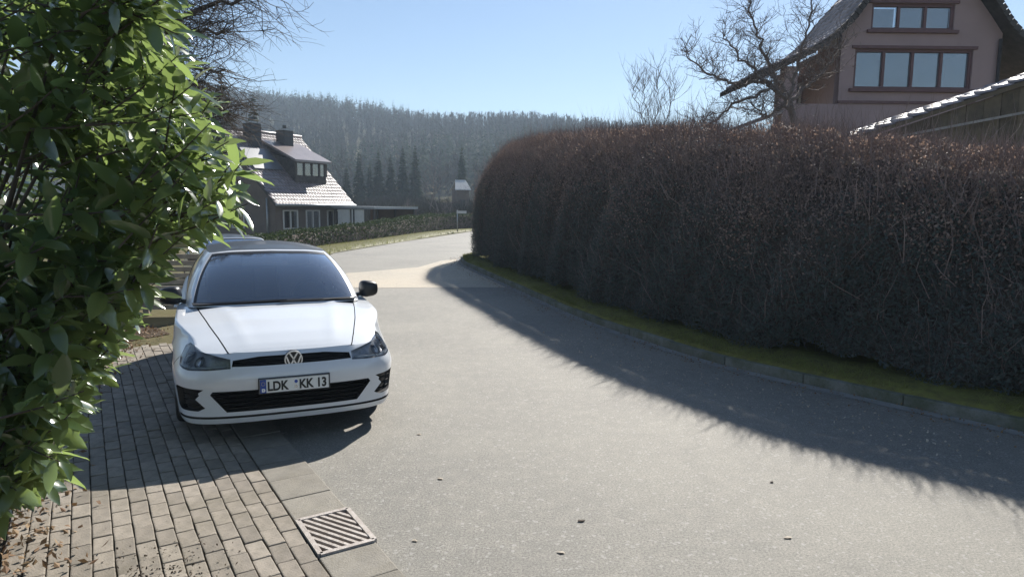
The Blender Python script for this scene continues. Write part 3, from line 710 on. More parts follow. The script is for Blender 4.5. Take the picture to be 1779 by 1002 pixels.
        stars = MB()
        for k in range(12):
            a = k * math.pi / 6; stars.box(-.2338 + .013 * math.cos(a) - .0017, -.2338 + .013 * math.cos(a) + .0017, -.0083, -.0077, .02 + .013 * math.sin(a) - .0017, .02 + .013 * math.sin(a) + .0017)
        stars.build('plate_stars', 'plate_yellow', pc)
        for body_, x, size, nm, mt_ in (('LDK', -.205, .098, 'plate_text', 'plate_black'), ('KK', .030, .098, 'plate_text', 'plate_black'), ('13', .160, .098, 'plate_text', 'plate_black'), ('D', -.2435, .03, 'plate_text', 'plate_white')):
            cu = bpy.data.curves.new(nm, 'FONT'); cu.body = body_; cu.size = size; cu.extrude = .0006; cu.offset = .0034
            to = bpy.data.objects.new(nm, cu); COL.objects.link(to); to.parent = pc; to.rotation_euler = (R(90), 0, 0); to.scale = (.82 if size > .05 else 1, 1, 1)
            to.location = (x, -.0082, -.035 if size > .05 else -.04); cu.materials.append(M[mt_])
            bpy.context.view_layer.update(); tm = bpy.data.meshes.new_from_object(to); tm.name = nm; bpy.data.objects.remove(to)
            to = bpy.data.objects.new(nm, tm); COL.objects.link(to); to.parent = pc; to.rotation_euler = (R(90), 0, 0); to.scale = (.82 if size > .05 else 1, 1, 1); to.location = (x, -.0082, -.035 if size > .05 else -.04)
        for z in (.02, -.02): MB().lathe([(0, 0), (.013, 0), (.013, .0012), (0, .0012)], 16, Matrix.Translation((.008, -.0062, z)) @ Matrix.Rotation(R(90), 4, 'X')).build('plate_seal', 'lamp_bowl' if z < 0 else 'plate_blue', pc)
    return car
car = make_car('parked_car', 'white_paint', True)
tag(car, 'white hatchback with black roof parked half on the pavers, facing the viewer', 'car')
car.location = (-1.694, 5.096, 0.018); car.rotation_euler = (0, R(0.3), 0.4289)
car2 = make_car('parked_car', 'silver_paint', False)
tag(car2, 'silver car roof showing between the laurel and the white hatchback', 'car')
car2.location = (-4.95, 12.75, float(G(-6.4, 15))); car2.rotation_euler = (0, 0, 0.55)

# ------------------------------------------------------------------ laurel on the left
def laurel_leaf(L=1.0):
    V = []; n = 6
    prof = [(0, .0), (.12, .10), (.32, .165), (.55, .18), (.78, .12), (.93, .045), (1.0, .0)]
    for i, (t, w) in enumerate(prof):
        z = -.18 * t * t + .02; 
        V += [(t, -w, z + w * .28 - .02 * math.sin(i * 2.1)), (t, 0, z), (t, w, z + w * .28 + .02 * math.sin(i * 1.7))]
    F = []
    for i in range(n):
        a = i * 3
        F += [(a, a+3, a+4, a+1), (a+1, a+4, a+5, a+2)]
    return np.array(V), np.array(F)
LV, LF = laurel_leaf()
laurel = empty('cherry_laurel', (-2.9, 3.3, 0)); tag(laurel, 'large glossy green cherry laurel filling the left edge in front of the car', 'shrub')
lme = bpy.data.meshes.new('leaf'); lme.from_pydata([tuple(v) for v in LV], [], [tuple(int(i) for i in f) for f in LF]); lme.materials.append(M['laurel']); lme.polygons.foreach_set('use_smooth', [True] * len(lme.polygons))
# right-hand limit of the bush by height, metres sideways per metre forward
def lim(e):                                 # e: elevation slope of a spot seen from eye height
    return np.interp(e, [-.477, -.467, -.429, -.354, -.271, -.217, -.128, -.084, -.041, .003, .07, .127, .208, .288], [-.80, -.746, -.68, -.666, -.616, -.578, -.52, -.51, -.439, -.377, -.40, -.427, -.469, -.474])
stems = MB(); shoots = []
roots = [Vector((-3.2 + random.uniform(-.35, .35), 3.4 + random.uniform(-.4, .4), 0)) for _ in range(9)]
tries = 0
while len(shoots) < 900 and tries < 40000:
    tries += 1
    y = random.uniform(2.3, 3.7); e = random.uniform(-.5, .36) if random.random() < .8 else random.uniform(-.5, -.15); z = 1.868 + e * y
    if z < .3 or z > 3.8: continue
    l = float(lim(e)) - (-.012 if e > -.02 else .006) + .01 * (y - 3)
    x = (l - abs(random.gauss(0, .21)) ** 1.1 - .012) * y
    if x < -.88 * y or x < -4.0: continue
    if z < 1.0 and (y > 4.0 or y - 1.24 * z > 3.05): continue
    if y > 3.7 and x > -2.2: continue
    shoots.append(Vector((x, y, z)))
stemn = 0
LM = []
def basis(d, up):
    d = d.normalized(); s_ = up.cross(d)
    if s_.length < 1e-3: s_ = Vector((1, 0, 0))
    s_.normalize(); return d, s_, d.cross(s_)
for tip in shoots:
    root = min(roots, key=lambda r: (r - tip).length + random.uniform(0, .5)); mid = root.lerp(tip, .55) + Vector((random.uniform(-.1, .1), random.uniform(-.1, .1), .12))
    core_ = Vector((-3.1, 3.3, max(.4, tip.z - .5)))
    d = (tip - core_).normalized() * .8 + Vector((random.gauss(0, .3), random.gauss(0, .3), random.gauss(.15, .3))); d.normalize()
    L = random.uniform(.22, .42); base = tip - d * L
    if base.y < 1.6 or base.x / base.y > float(lim((base.z - 1.868) / base.y)) - .05 or base.z < .2: continue
    pts = [base, base + d * L * .5 + Vector((0, 0, -.01)), tip]
    stems.tube(pts, [.0045, .0035, .002], 4, False)
    if random.random() < .1 and tip.x < -.56 * tip.y: stems.tube([root, root.lerp(mid, .5) + Vector((random.uniform(-.05, .05), random.uniform(-.05, .05), .1)), mid, base], [.02, .014, .009, .005], 5, False)
    n = random.randint(8, 12); dd, s_, u_ = basis(d, Vector((0, 0, 1)))
    for k in range(n):
        t = .15 + .85 * k / n; ph = k * 2.4 + random.uniform(-.4, .4)
        ld = dd * random.uniform(.35, .8) + (s_ * math.cos(ph) + u_ * math.sin(ph)) * random.uniform(.7, 1.0) + Vector((0, 0, random.uniform(-.25, .12)))
        ld.z *= .8; ax, sy, uz = basis(ld, Vector((random.gauss(0, .45), random.gauss(-.1, .45), 1)))
        sc = random.uniform(.075, .18) * (.75 if k > n - 3 else 1); p = base + d * L * t
        LM.append((p, Matrix(((ax.x * sc, sy.x * sc, uz.x * sc), (ax.y * sc, sy.y * sc, uz.y * sc), (ax.z * sc, sy.z * sc, uz.z * sc)))))
stems.build('stems', 'bark', laurel).matrix_parent_inverse = Matrix.Translation((2.9, -3.3, 0))
def vis_key(q):
    p = q[0]; x = p.x / p.y; e = (p.z - 1.868) / p.y
    inside = -.76 < x < 0 and -.6 < e < .3
    return (not inside, p.y - 1.2 * (x + .5) * .3)
LM.sort(key=vis_key)
for p, m3 in LM[:300]:
    o = bpy.data.objects.new('leaf', lme); COL.objects.link(o); o.parent = laurel
    m4 = m3.to_4x4(); m4.translation = p - Vector((2.9 * -1, 3.3, 0)) ; o.matrix_basis = m4
A = np.array([np.array(m3) for p, m3 in LM[300:]]); PP = np.array([tuple(p) for p, _ in LM[300:]])
V = np.einsum('nij,kj->nki', A, LV) + PP[:, None, :] - np.array((-2.9, 3.3, 0)); k = len(LV)
F = (LF[None] + (np.arange(len(A)) * k)[:, None, None]).reshape(-1, 4)
tag(npmesh('foliage', V.reshape(-1, 3), F, 'laurel', laurel, True), kind='stuff')

# ------------------------------------------------------------------ bare trees
def bare_tree(name, base, height, lean, spread, seed, mat, depth=5, r0=.09, droop=0.0, trunk=.3, up=.25, split=3, crook=.22):
    rr = random.Random(seed); root = empty(name, base); tb = MB(); lb = MB(); tw = MB()
    def grow(p, d, L, r, lev):
        n = 4 if lev < 3 else 3; pts = [p]; q = p
        for i in range(n):
            d = (d + Vector((rr.gauss(0, crook), rr.gauss(0, crook), rr.gauss(0, crook) + (up if lev < depth - 1 else up * .6) * .35 - droop * (.12 + .1 * lev)))).normalized()
            q = q + d * L / n; pts.append(q)
        re = r * .62; rad = [r + (re - r) * i / n for i in range(n + 1)]
        (tb if lev == 0 else lb if lev < 3 else tw).tube(pts, rad, 8 if lev == 0 else 5 if lev < 3 else 3, False)
        if lev >= depth: return
        kids = split + (rr.random() < .5) + (1 if lev > 1 else 0)
        for k in range(kids):
            t = 1.0 if k == 0 else rr.uniform(.35, .95); i = min(n - 1, int(t * n)); pp = pts[i].lerp(pts[i + 1], t * n - i) if t < 1 else pts[-1]
            a = rr.uniform(0, 6.283); pd = Vector((math.cos(a), math.sin(a), rr.uniform(-.2, .7)))
            nd = (d * (1.0 if k == 0 else .55) + pd * spread * (.45 if k == 0 else 1)).normalized()
            grow(pp, nd, L * rr.uniform(.58, .82), re * (.9 if k == 0 else .62), lev + 1)
    grow(Vector((0, 0, -.1)), Vector(lean).normalized(), height * trunk, r0, 0)
    tb.build('trunk', mat, root, True); lb.build('branches', mat, root, True); tag(tw.build('twigs', mat, root), kind='stuff')
    return root
def limb_tree(name, base, trunk_pts, r0, limbs, seed, mat, n_kids, klen, depth, spread, up, crook, droop=0.0):
    rr = random.Random(seed); root = empty(name, base); tb = MB(); lb = MB(); tw = MB()
    def grow(p, d, L, r, lev):
        n = 3; pts = [p]; q = p
        for i in range(n):
            d = (d + Vector((rr.gauss(0, crook), rr.gauss(0, crook), rr.gauss(0, crook) + up * .3 - droop * .3))).normalized(); q = q + d * L / n; pts.append(q)
        tw.tube(pts, [r, r * .85, r * .7, r * .5], 3, False)
        if lev >= depth: return
        for k in range(rr.randint(2, 4)):
            t = rr.uniform(.25, 1); i = min(n - 1, int(t * n)); pp = pts[i].lerp(pts[i + 1], t * n - i)
            a = rr.uniform(0, 6.283); grow(pp, (d * .6 + Vector((math.cos(a), math.sin(a), rr.uniform(-.4, .6))) * spread).normalized(), L * rr.uniform(.45, .75), r * .6, lev + 1)
    tp = [Vector(p) for p in trunk_pts]; tb.tube(tp, [r0 * (1 - .3 * i / (len(tp) - 1)) for i in range(len(tp))], 9, False)
    for l in limbs:
        C_ = catmull([tuple(tp[-1])] + list(l), 6); C_ = [Vector(c) + Vector((rr.gauss(0, .03), rr.gauss(0, .03), rr.gauss(0, .03))) * (0 if i == 0 else 1) for i, c in enumerate(C_)]
        m_ = len(C_); lb.tube(C_, [r0 * .46 * (1 - .8 * i / (m_ - 1)) for i in range(m_)], 6, False)
        for k in range(int(n_kids * (m_ / 13))):
            t = rr.uniform(.15, 1) * (m_ - 1.001); i = int(t); pp = C_[i].lerp(C_[i + 1], t - i); a = rr.uniform(0, 6.283); dd = (C_[i + 1] - C_[i]).normalized()
            grow(pp, (dd * .4 + Vector((math.cos(a), math.sin(a), rr.uniform(-.5, .9))) * spread).normalized(), klen * rr.uniform(.5, 1.2), .0085, 0)
    tb.build('trunk', mat, root, True); lb.build('branches', mat, root, True); tag(tw.build('twigs', mat, root), kind='stuff'); return root
t = limb_tree('fruit_tree', (6.1, 14.5, 0), [(.05, 0, -.1), (.02, 0, 1.5), (-.05, 0, 2.8), (-.12, 0, 3.6), (-.28, .02, 4.1)], .10,
    [[(-.8, .1, 4.5), (-1.5, -.1, 4.45), (-2.1, 0, 4.75), (-2.6, .1, 5.2)], [(-.7, -.3, 4.3), (-1.4, -.4, 4.05), (-1.9, -.3, 3.7), (-2.3, -.3, 3.45)], [(-.6, .2, 4.8), (-.9, .2, 5.4), (-1.1, .3, 6.0), (-1.2, .3, 6.6)], [(-.2, -.1, 4.8), (-.1, -.2, 5.5), (0, -.2, 6.3)], [(.2, .2, 4.5), (.6, .3, 4.9), (.9, .3, 5.4)], [(-.9, -.1, 4.6), (-1.4, .2, 5.1), (-1.7, .2, 5.6)], [(-.5, -.4, 4.0), (-.9, -.5, 3.75), (-1.3, -.6, 3.9)]],
    21, 'bark_pale', 34, .5, 2, .8, .35, .24); tag(t, 'gnarled bare fruit tree rising above the hedge in front of the pink house', 'tree')
t = limb_tree('sapling', (5.4, 26, 0), [(0, 0, -.1), (0, 0, 2), (.02, 0, 3.8)], .05, [[(-.4, 0, 4.9), (-.8, 0, 5.9), (-1.0, 0, 6.6)], [(0, .1, 5), (.05, .1, 6.2), (.0, .1, 7.1)], [(.3, 0, 4.8), (.6, 0, 5.8), (.75, .1, 6.6)], [(-.2, .2, 5), (-.4, .3, 6.0), (-.45, .3, 6.8)]], 5, 'bark_pale', 26, .8, 1, .5, .8, .10); tag(t, 'thin bare sapling showing above the middle of the hedge', 'tree')
t = limb_tree('garden_tree', (-7.2, 11.5, 0), [(0, 0, -.1), (.1, 0, 1.5), (.25, 0, 2.8), (.4, 0, 3.4)], .17, [[(1.2, -.2, 4.4), (2.2, -.4, 4.9), (3.2, -.5, 5.1)], [(1.1, -.4, 4.0), (1.9, -.6, 4.5), (2.7, -.7, 4.5)], [(.9, -.2, 3.9), (1.7, -.3, 4.1), (2.5, -.3, 3.95)], [(.8, .2, 4.6), (1.4, .4, 5.5), (2.1, .4, 6.0), (2.8, .3, 6.0)], [(1.0, .3, 3.6), (1.8, .3, 3.5), (2.3, .2, 3.4)], [(.4, -.5, 5), (1.0, -.8, 5.5), (2.0, -1.0, 5.4)], [(.9, -.5, 3.6), (1.5, -.6, 3.7), (2.2, -.5, 3.8)]], 33, 'bark', 60, .8, 2, .8, .0, .2, .25); tag(t, 'dark bare tree with drooping twigs behind the laurel', 'tree')

# ------------------------------------------------------------------ conifers
def spruce_mesh(seed, H=1.0):
    r = np.random.default_rng(seed); V = []; F = []; nw = 46
    for i in range(nw):
        t = (i + r.uniform(0, .8)) / nw; z = .05 + t * .93; rad = (.19 * (1 - t) ** .85 + .012) * r.uniform(.75, 1.15)
        for k in range(int(9 + 8 * (1 - t))):
            a = r.uniform(0, 6.283); l = rad * r.uniform(.6, 1.15); w = l * r.uniform(.16, .30) + .004; dz = -l * r.uniform(.15, .6)
            c, s_ = math.cos(a), math.sin(a); b = len(V)
            V += [(0, 0, z), (c*l*.6 - s_*w, s_*l*.6 + c*w, z + dz*.45), (c*l, s_*l, z + dz), (c*l*.6 + s_*w, s_*l*.6 - c*w, z + dz*.45), (c*l*.55, s_*l*.55, z + dz*.5 - l*.22)]
            F += [(b, b+1, b+2), (b, b+2, b+3), (b+1, b+4, b+3)]
    me = bpy.data.meshes.new('crown'); me.from_pydata(V, [], F); me.materials.append(M['spruce']); return me
SPM = [spruce_mesh(s) for s in (1, 2, 3, 4)]
tb = MB().tube([(0, 0, 0), (0, 0, .5), (0, 0, .98)], [.014, .008, .002], 6).build('trunk', 'bark'); TRM = tb.data; bpy.data.objects.remove(tb)
def spruce(x, y, top, wid, k, label):
    g = float(G(x, y)); h = top - g; o = empty('spruce_tree', (x, y, g - .1))
    inst(TRM, 'trunk', (0, 0, 0), (0, 0, k), o, (h, h, h)); inst(SPM[k % 4], 'crown', (0, 0, 0), (0, 0, k * 1.3), o, (h * wid, h * wid, h)); tag(o, label, 'tree', 'spruces at the foot of the wooded hill')
for i, (px, top, y, w, lab) in enumerate(((603, 8.6, 114, .95, 'short dark spruce just right of the steep-roofed house'), (625, 11.0, 116, .9, 'dark spruce left of the dense spruce group below the hill'), (643, 9.6, 119, .8, 'low spruce tucked into the left of the spruce group'), (658, 11.9, 120, .85, 'second tall pointed spruce of the dark group from the house'), (679, 11.2, 122, .9, 'middle spruce of the dark group, slightly lower than its neighbours'), (700, 12.5, 121, .8, 'tall spruce in the right half of the dark group'), (721, 13.2, 123, .8, 'tallest spruce at the right end of the dark group'), (801, 13.5, 126, .7, 'lone spruce above the pale hut near the hedge corner'))):
    spruce((px - 889) / 1161 * y, y, top, w * 1.15, i, lab)
for i, (px, top, y, w, lab) in enumerate(((395, 17.0, 75, 1.1, 'dark conifer behind the chimneys, half hidden by the laurel'), (447, 15.5, 84, 1.1, 'dark conifer rising just behind the left chimney'), (345, 15.0, 70, 1.1, 'leftmost conifer behind the laurel and the garden tree'))):
    spruce((px - 889) / 1161 * y, y, top, w, i + 1, lab)
for i, (px, y, h, lab) in enumerate(((745, 86, 9.5, 'bare brown tree right of the spruce group'), (765, 80, 7.5, 'bare brown tree left of the pale hut'), (828, 76, 7.5, 'bare tree beside the hedge corner, right of the pale hut'), (850, 92, 10.0, 'bare tree showing over the hedge corner'), (783, 72, 4.5, 'low bare bush in front of the pale hut'), (725, 72, 4.6, 'low bare bush beyond the flat carport roof'))):
    x = (px - 889) / 1161 * y; t = bare_tree('bare_tree', (x, y, float(G(x, y))), h, (0, 0, 1), .75, 60 + i, 'bark_pale', 5, .10, 0, .30, .2, 3, .15); tag(t, lab, 'tree', 'bare trees in the valley')

# ------------------------------------------------------------------ wooded hill
def forest():
    n = 6400; y = 175 + (rng.uniform(0, 1, n) ** .8) * 330; x = rng.uniform(-.72, .40, n) * y; z = G(x, y)
    con = (np.sin(x * .03 + 1.3) * np.sin(y * .027 + .4) + np.sin(x * .011 - y * .02) + rng.normal(0, .6, n)) > .7
    con |= (y > 455) & (rng.uniform(0, 1, n) < .55)
    H = rng.uniform(9, 15, n) + con * 2; out = []
    V = []; mi = []
    # bare crowns
    i = np.where(~con)[0]; k = 46; N = len(i) * k; b = np.repeat(i, k); t = rng.uniform(.15, .8, N); h = H[b]
    P = np.c_[x[b], y[b], z[b] + h * t]; a = rng.uniform(0, 6.283, N); r = rng.uniform(.25, 1, N)
    D = np.c_[np.cos(a) * r, np.sin(a) * r, rng.uniform(.1, .9, N)]; L = h * rng.uniform(.15, .32, N) * (1.15 - t * .6)
    sd = np.c_[-np.sin(a), np.cos(a), np.zeros(N)] * rng.uniform(.25, .8, N)[:, None]
    V.append(np.stack([P - sd * .5, P + sd * .5, P + D * L[:, None]], 1)); mi.append(np.zeros(N, int))
    # trunks
    N = len(i); P = np.c_[x[i], y[i], z[i] - .5]; sd = np.tile((.12, 0, 0), (N, 1)); V.append(np.stack([P - sd, P + sd, P + np.c_[np.zeros((N, 2)), H[i] * .7]], 1)); mi.append(np.zeros(N, int))
    # conifers
    i = np.where(con)[0]; k = 60; N = len(i) * k; b = np.repeat(i, k); t = rng.uniform(.08, .97, N); h = H[b]; rad = h * (.17 * (1 - t) + .01)
    a = rng.uniform(0, 6.283, N); P = np.c_[x[b], y[b], z[b] + h * t + rad * .5]; D = np.c_[np.cos(a), np.sin(a), rng.uniform(-.7, -.2, N)] * rad[:, None]
    sd = np.c_[-np.sin(a), np.cos(a), np.zeros(N)] * (rad * .45)[:, None]
    V.append(np.stack([P, P + D + sd, P + D - sd], 1)); mi.append(np.ones(N, int))
    V = np.concatenate(V).reshape(-1, 3); mi = np.concatenate(mi)
    return npmesh('woodland', V, np.arange(len(V)).reshape(-1, 3), ['wood_far', 'spruce'], mi=mi)
tag(forest(), 'bare winter wood with spruce tips covering the far hill', 'woodland', kind='stuff')

n = 30000; y = rng.uniform(62, 112, n); x = rng.uniform(-.30, .02, n) * y; k = np.sin(x * .9 + y * .31) + np.sin(x * .37 - y * .17 + 2) + rng.normal(0, .5, n) > -.4
x, y = x[k], y[k]; n = len(x); D = rng.normal(0, .45, (n, 3)) + [0, 0, 1]; hgt = 1.5 + 1.2 * np.sin(x * .5) * np.sin(y * .23)
P = np.c_[x, y, G(x, y) + rng.uniform(0, .6, n) * hgt]
tag(sticks(n, P, D, rng.uniform(.6, 1.5, n), rng.uniform(.015, .05, n), 'wood_far', None, 'scrub'), 'brown leafless scrub in the hollow beyond the far road', 'scrub', kind='stuff')

# ------------------------------------------------------------------ verge, low hedge and post on the far left side of the road
LE = catmull([(-5.65, 16.4), (-6.1, 20), (-6.83, 25.5), (-5.57, 34), (-2.95, 48.7), (3, 56), (14, 62)], 12)
dl = np.gradient(LE, axis=0); dl /= np.linalg.norm(dl, axis=1)[:, None]; NL = np.c_[-dl[:, 1], dl[:, 0]]
tag(npmesh('grass_verge', np.concatenate([np.c_[LE + NL * o_, G(LE[:, 0], LE[:, 1]) * 0 + z] for o_, z in ((0, .006), (.06, .08), (.9, .13), (2.0, .10))]), [(i + j * len(LE), i + 1 + j * len(LE), i + 1 + (j + 1) * len(LE), i + (j + 1) * len(LE)) for j in range(3) for i in range(len(LE) - 1)], 'grass', smooth=True), kind='structure')
P = []
for _ in range(16000):
    i = random.randint(0, len(LE) - 1); o_ = random.uniform(-.15, 1.8); p = LE[i] + NL[i] * o_ + dl[i] * random.uniform(-.9, .9); P.append((p[0], p[1], .05))
tag(blades('verge_grass', P, .13, .008, 'grass'), 'sunlit rough grass along the far left road edge', 'grass', kind='stuff')
lh = empty('low_hedge', (-4, 24.5, 0)); tag(lh, 'low dark clipped hedge between the far road and the steep-roofed house', 'hedge')
HP = LE[:, :] + NL * 1.95; cum = np.r_[0, np.cumsum(np.linalg.norm(np.diff(HP, axis=0), axis=1))]
def lhp(s, a):
    pr = np.array([(-.3, 0), (-.34, .35), (-.28, .6), (0, .66), (.28, .6), (.34, .35), (.3, 0)]); t = np.linspace(0, 1, 7)
    o_ = np.interp(a, t, pr[:, 0]); z = np.interp(a, t, pr[:, 1]) * (1.15 + .7 * smooth(8, 32, s) + .06 * np.sin(s * 1.3)) 
    return np.stack([np.interp(s, cum, HP[:, 0]) + np.interp(s, cum, NL[:, 0]) * o_, np.interp(s, cum, HP[:, 1]) + np.interp(s, cum, NL[:, 1]) * o_, z], -1) - np.array((-4, 24.5, 0))
sg, ag = np.meshgrid(np.arange(0, cum[-1], .3), np.linspace(0, 1, 13), indexing='ij'); c = lhp(sg, ag) ; ii = np.arange(sg.size).reshape(sg.shape)
npmesh('solid_core', (c * [1, 1, .92]).reshape(-1, 3), np.stack([ii[:-1, :-1], ii[1:, :-1], ii[1:, 1:], ii[:-1, 1:]], -1).reshape(-1, 4), 'twig', lh)
n = 60000; s_ = rng.uniform(0, cum[-1], n); a_ = rng.uniform(0, 1, n); P = lhp(s_, a_) + rng.normal(0, .03, (n, 3))
tag(leaves4(n, P, rng.normal(0, 1, (n, 3)), rng.uniform(.06, .12, n), rng.uniform(.02, .04, n), 'box_leaf', lh, 'foliage'), kind='stuff')
M['galv'] = simple('galvanised', (.35, .36, .37), .45, .7)
M['sign_face'] = simple('sign_face', (.5, .5, .5), .5)
po = empty('sign_post', (-3.75, 45.5, .1)); tag(po, 'thin grey post with a small pale sign at the far bend', 'sign post')
MB().tube([(0, 0, 0), (0, 0, 1.45)], .04, 8).build('post', 'galv', po, True); MB().box(-.05, .62, -.055, -.04, 1.22, 1.40).build('sign_plate', 'sign_face', po)

# ------------------------------------------------------------------ leaf litter and soil left of the pavers
sheet('flower_bed', [tuple(pv(*q)) for q in ((-6, 1.75), (5.2, 1.75), (6.0, 0.3), (9.5, 1.0), (9, 6), (-6, 6))], -0.002, 'soil')
n = 5200; u = rng.uniform(-2.6, 6.5, n); v = 1.6 + np.abs(rng.normal(0, .8, n)) - .35 * (rng.uniform(0, 1, n) ** 3) - .25 * np.clip(u - 2.0, 0, 5)
xy = O2 + np.outer(u, E2) + np.outer(v, V2)
lit = leaves4(n, np.c_[xy, rng.uniform(.022, .05, n)], np.tile((0, 0, 1.), (n, 1)), rng.uniform(.02, .06, n), rng.uniform(.008, .02, n), 'litter', None, 'leaf_litter')
tag(lit, 'brown dry leaf litter on the soil left of the pavers', 'leaf litter', kind='stuff')
n = 900; u = -1.25 + rng.normal(0, .25, n); v = 1.05 + rng.normal(0, .16, n); xy = O2 + np.outer(u, E2) + np.outer(v, V2)
tag(leaves4(n, np.c_[xy, rng.uniform(.022, .028, n)], np.tile((0, 0, 1.), (n, 1)), rng.uniform(.008, .022, n), rng.uniform(.003, .008, n), 'soil', None, 'dirt_patch'), 'small patch of dark crumbs and dirt on the pavers at the bottom edge', 'dirt', kind='stuff')
n = 2600; q = rng.uniform(.4, SEND - 1.5, n); xy = np.array([kpt(a, -.03 - abs(b)) for a, b in zip(q, rng.normal(0, .22, n))])
tag(leaves4(n, np.c_[xy, rng.uniform(.008, .02, n)], np.tile((0, 0, 1.), (n, 1)), rng.uniform(.012, .035, n), rng.uniform(.004, .011, n), 'litter', None, 'gutter_litter'), 'fine brown leaf bits gathered along the gutter under the hedge', 'leaf litter', kind='stuff')
n = 420; q = rng.uniform(AL[40], AL[75], n); xy = np.array([kpt(a, -.5 - b) for a, b in zip(q, rng.uniform(0, .8, n))])  # pale litter pieces that also carry sun dapples in their colour
tag(leaves4(n, np.c_[xy, rng.uniform(.006, .015, n)], np.tile((0, 0, 1.), (n, 1)), rng.uniform(.012, .03, n), rng.uniform(.005, .011, n), 'leaf_dapple', None, 'dapple_bits'), 'pale dry bits doubling as sun dapples on the shaded asphalt beside the hedge', 'leaf litter', kind='stuff')
fl = MB(); me_ = None
for i, (x, y, mt_, lab) in enumerate(((-.48, 4.4, 'leaf_dapple', 'pale fallen leaf on the asphalt right of the car shadow'), (-.75, 5.29, 'leaf_dapple', 'small pale scrap on the asphalt near the front wheel'), (1.8, 4.4, 'bark', 'small dark lump lying on the sunlit asphalt at lower right'), (-.53, 3.54, 'leaf_dapple', 'pale crumb on the asphalt beside the drain grate'), (.28, 3.43, 'leaf_dapple', 'pale crumb on the asphalt at the bottom middle'), (1.59, 3.62, 'leaf_dapple', 'pale crumb on the asphalt at the lower right'), (.43, 3.8, 'bark', 'tiny dark twig on the asphalt at the bottom middle'))):
    b = MB(); a = random.uniform(0, 6); sc = random.uniform(.012, .022)
    vs = [Vector((math.cos(a + q) * sc * r, math.sin(a + q) * sc * r * .6, .006 + hgt)) for q, r, hgt in ((0, 1.5, .002), (1, 1.0, .0), (2.1, 1.1, .003), (3.1, 1.5, .001), (4.2, 1.0, .003), (5.3, .9, .0))]
    b.add(vs + [Vector((0, 0, .009))], [(j, (j + 1) % 6, 6) for j in range(6)]); b.add([p - Vector((0, 0, .004)) for p in vs], [(5, 4, 3, 2, 1, 0)])
    o = b.build('fallen_leaf' if mt_ == 'leaf_dapple' else 'debris', mt_); o.location = (x, y, 0); tag(o, lab, 'leaf' if mt_ == 'leaf_dapple' else 'debris', 'scraps lying on the road')

# ------------------------------------------------------------------ slatted fence behind the car
M['fence_wood'] = simple('fence_wood', (.34, .29, .22), .8, 0, (.22, .18, .14), 12, .3, .3, 40, vary=.2)
fe = empty('slatted_fence', (-4.9, 11.2, float(G(-5, 11.2))), R(12)); tag(fe, 'weathered slatted wooden fence behind the parked white hatchback', 'fence')
for x in (-2.4, -1.2, 0): MB().box(x - .045, x + .045, 0, .09, 0, 1.06).build('post', 'fence_wood', fe, bevel=.006)
for k in range(9): MB().box(-2.5, .06, -.024, -.002, .10 + k * .105, .10 + k * .105 + .078).build('slat', 'fence_wood', fe, bevel=.004)

# ------------------------------------------------------------------ steep-roofed house on the left
M['roof_tile'] = simple('roof_tile', (.24, .195, .19), .33, 0, (.16, .13, .128), 2, 1.0, .2, 20, vary=.25)
M['brown_wall'] = simple('brown_wall', (.16, .12, .095), .85, 0, (.11, .085, .07), 1.5, .3, .3, 10)
M['dark_timber'] = simple('dark_timber', (.085, .072, .066), .75, 0, (.035, .03, .028), 4, .3)
M['chimney_slate'] = simple('chimney_slate', (.05, .052, .055), .7, 0, (.035, .036, .04), 4)
M['panel_glass'] = simple('panel_glass', (.12, .13, .15), .3, 0, spec=1.0)
M['white_trim'] = simple('white_trim', (.62, .60, .57), .6, 0, (.52, .5, .47))
M['room'] = simple('room_dark', (.03, .03, .032), .9)
RZ, EZ, HL, HW = 6.89, 1.83, 3.68, 5.38
lhse = empty('steep_roof_house', (-18.15, 49.2, -0.7), R(-29.5)); tag(lhse, 'house with steep glinting tiled roof, dormer and two dark chimneys at left', 'house')
rz, ez = RZ + .7, EZ + .7; pitch = math.atan2(rz - ez, HW)
def roofz(x): return rz - (rz - ez) * abs(x) / HW
wl = HW - .55
w = MB(); zt = roofz(wl) - .12
poly = [(-wl, 0), (wl, 0), (wl, zt), (0, rz - .2), (-wl, zt)]
for y in (-HL + .45, HL - .45 - .25): w.prism([(x, y, z) for x, z in poly], (0, .25, 0))
w.box(wl - .25, wl, -HL + .7, HL - .7, 0, zt - .05); w.box(-wl, -wl + .25, -HL + .7, HL - .7, 0, zt - .05); w.build('wall', 'brown_wall', lhse)
rf = MB()
for sg in (1, -1):
    a, b = (0, rz), (sg * HW, ez); nrm = Vector((sg * math.sin(pitch), math.cos(pitch)))
    rf.prism([(a[0], -HL, a[1]), (b[0], -HL, b[1]), (b[0], -HL, b[1] - .2), (a[0], -HL, a[1] - .25)], (0, 2 * HL, 0))
roof = rf.build('roof', 'dark_timber', lhse)
tl = MB(); slope = math.hypot(HW, rz - ez); ct_, st_ = math.cos(pitch), math.sin(pitch)
for r in range(int(slope / .33) + 1):
    for c in range(int(2 * HL / .26)):
        d0 = min(r * .33, slope - .3); y0 = -HL + c * .26 + (.13 if r % 2 else 0)
        if y0 + .25 > HL: continue
        j = random.uniform(0, .012); vs = []
        for (dd, yy, hh) in ((d0, y0, .012), (d0 + .36, y0, .045 + j), (d0 + .36, y0 + .12, .075 + j), (d0 + .36, y0 + .25, .045 + j), (d0, y0 + .25, .012), (d0, y0 + .12, .04), (d0 + .36, y0, .0), (d0 + .36, y0 + .25, .0)):
            vs.append((dd * ct_ + hh * st_, yy, rz - dd * st_ + hh * ct_))
        tl.add(vs, [(0, 1, 2, 5), (5, 2, 3, 4), (1, 6, 7, 3, 2)])
tag(tl.build('roof_tiles', 'roof_tile', roof), kind='stuff')
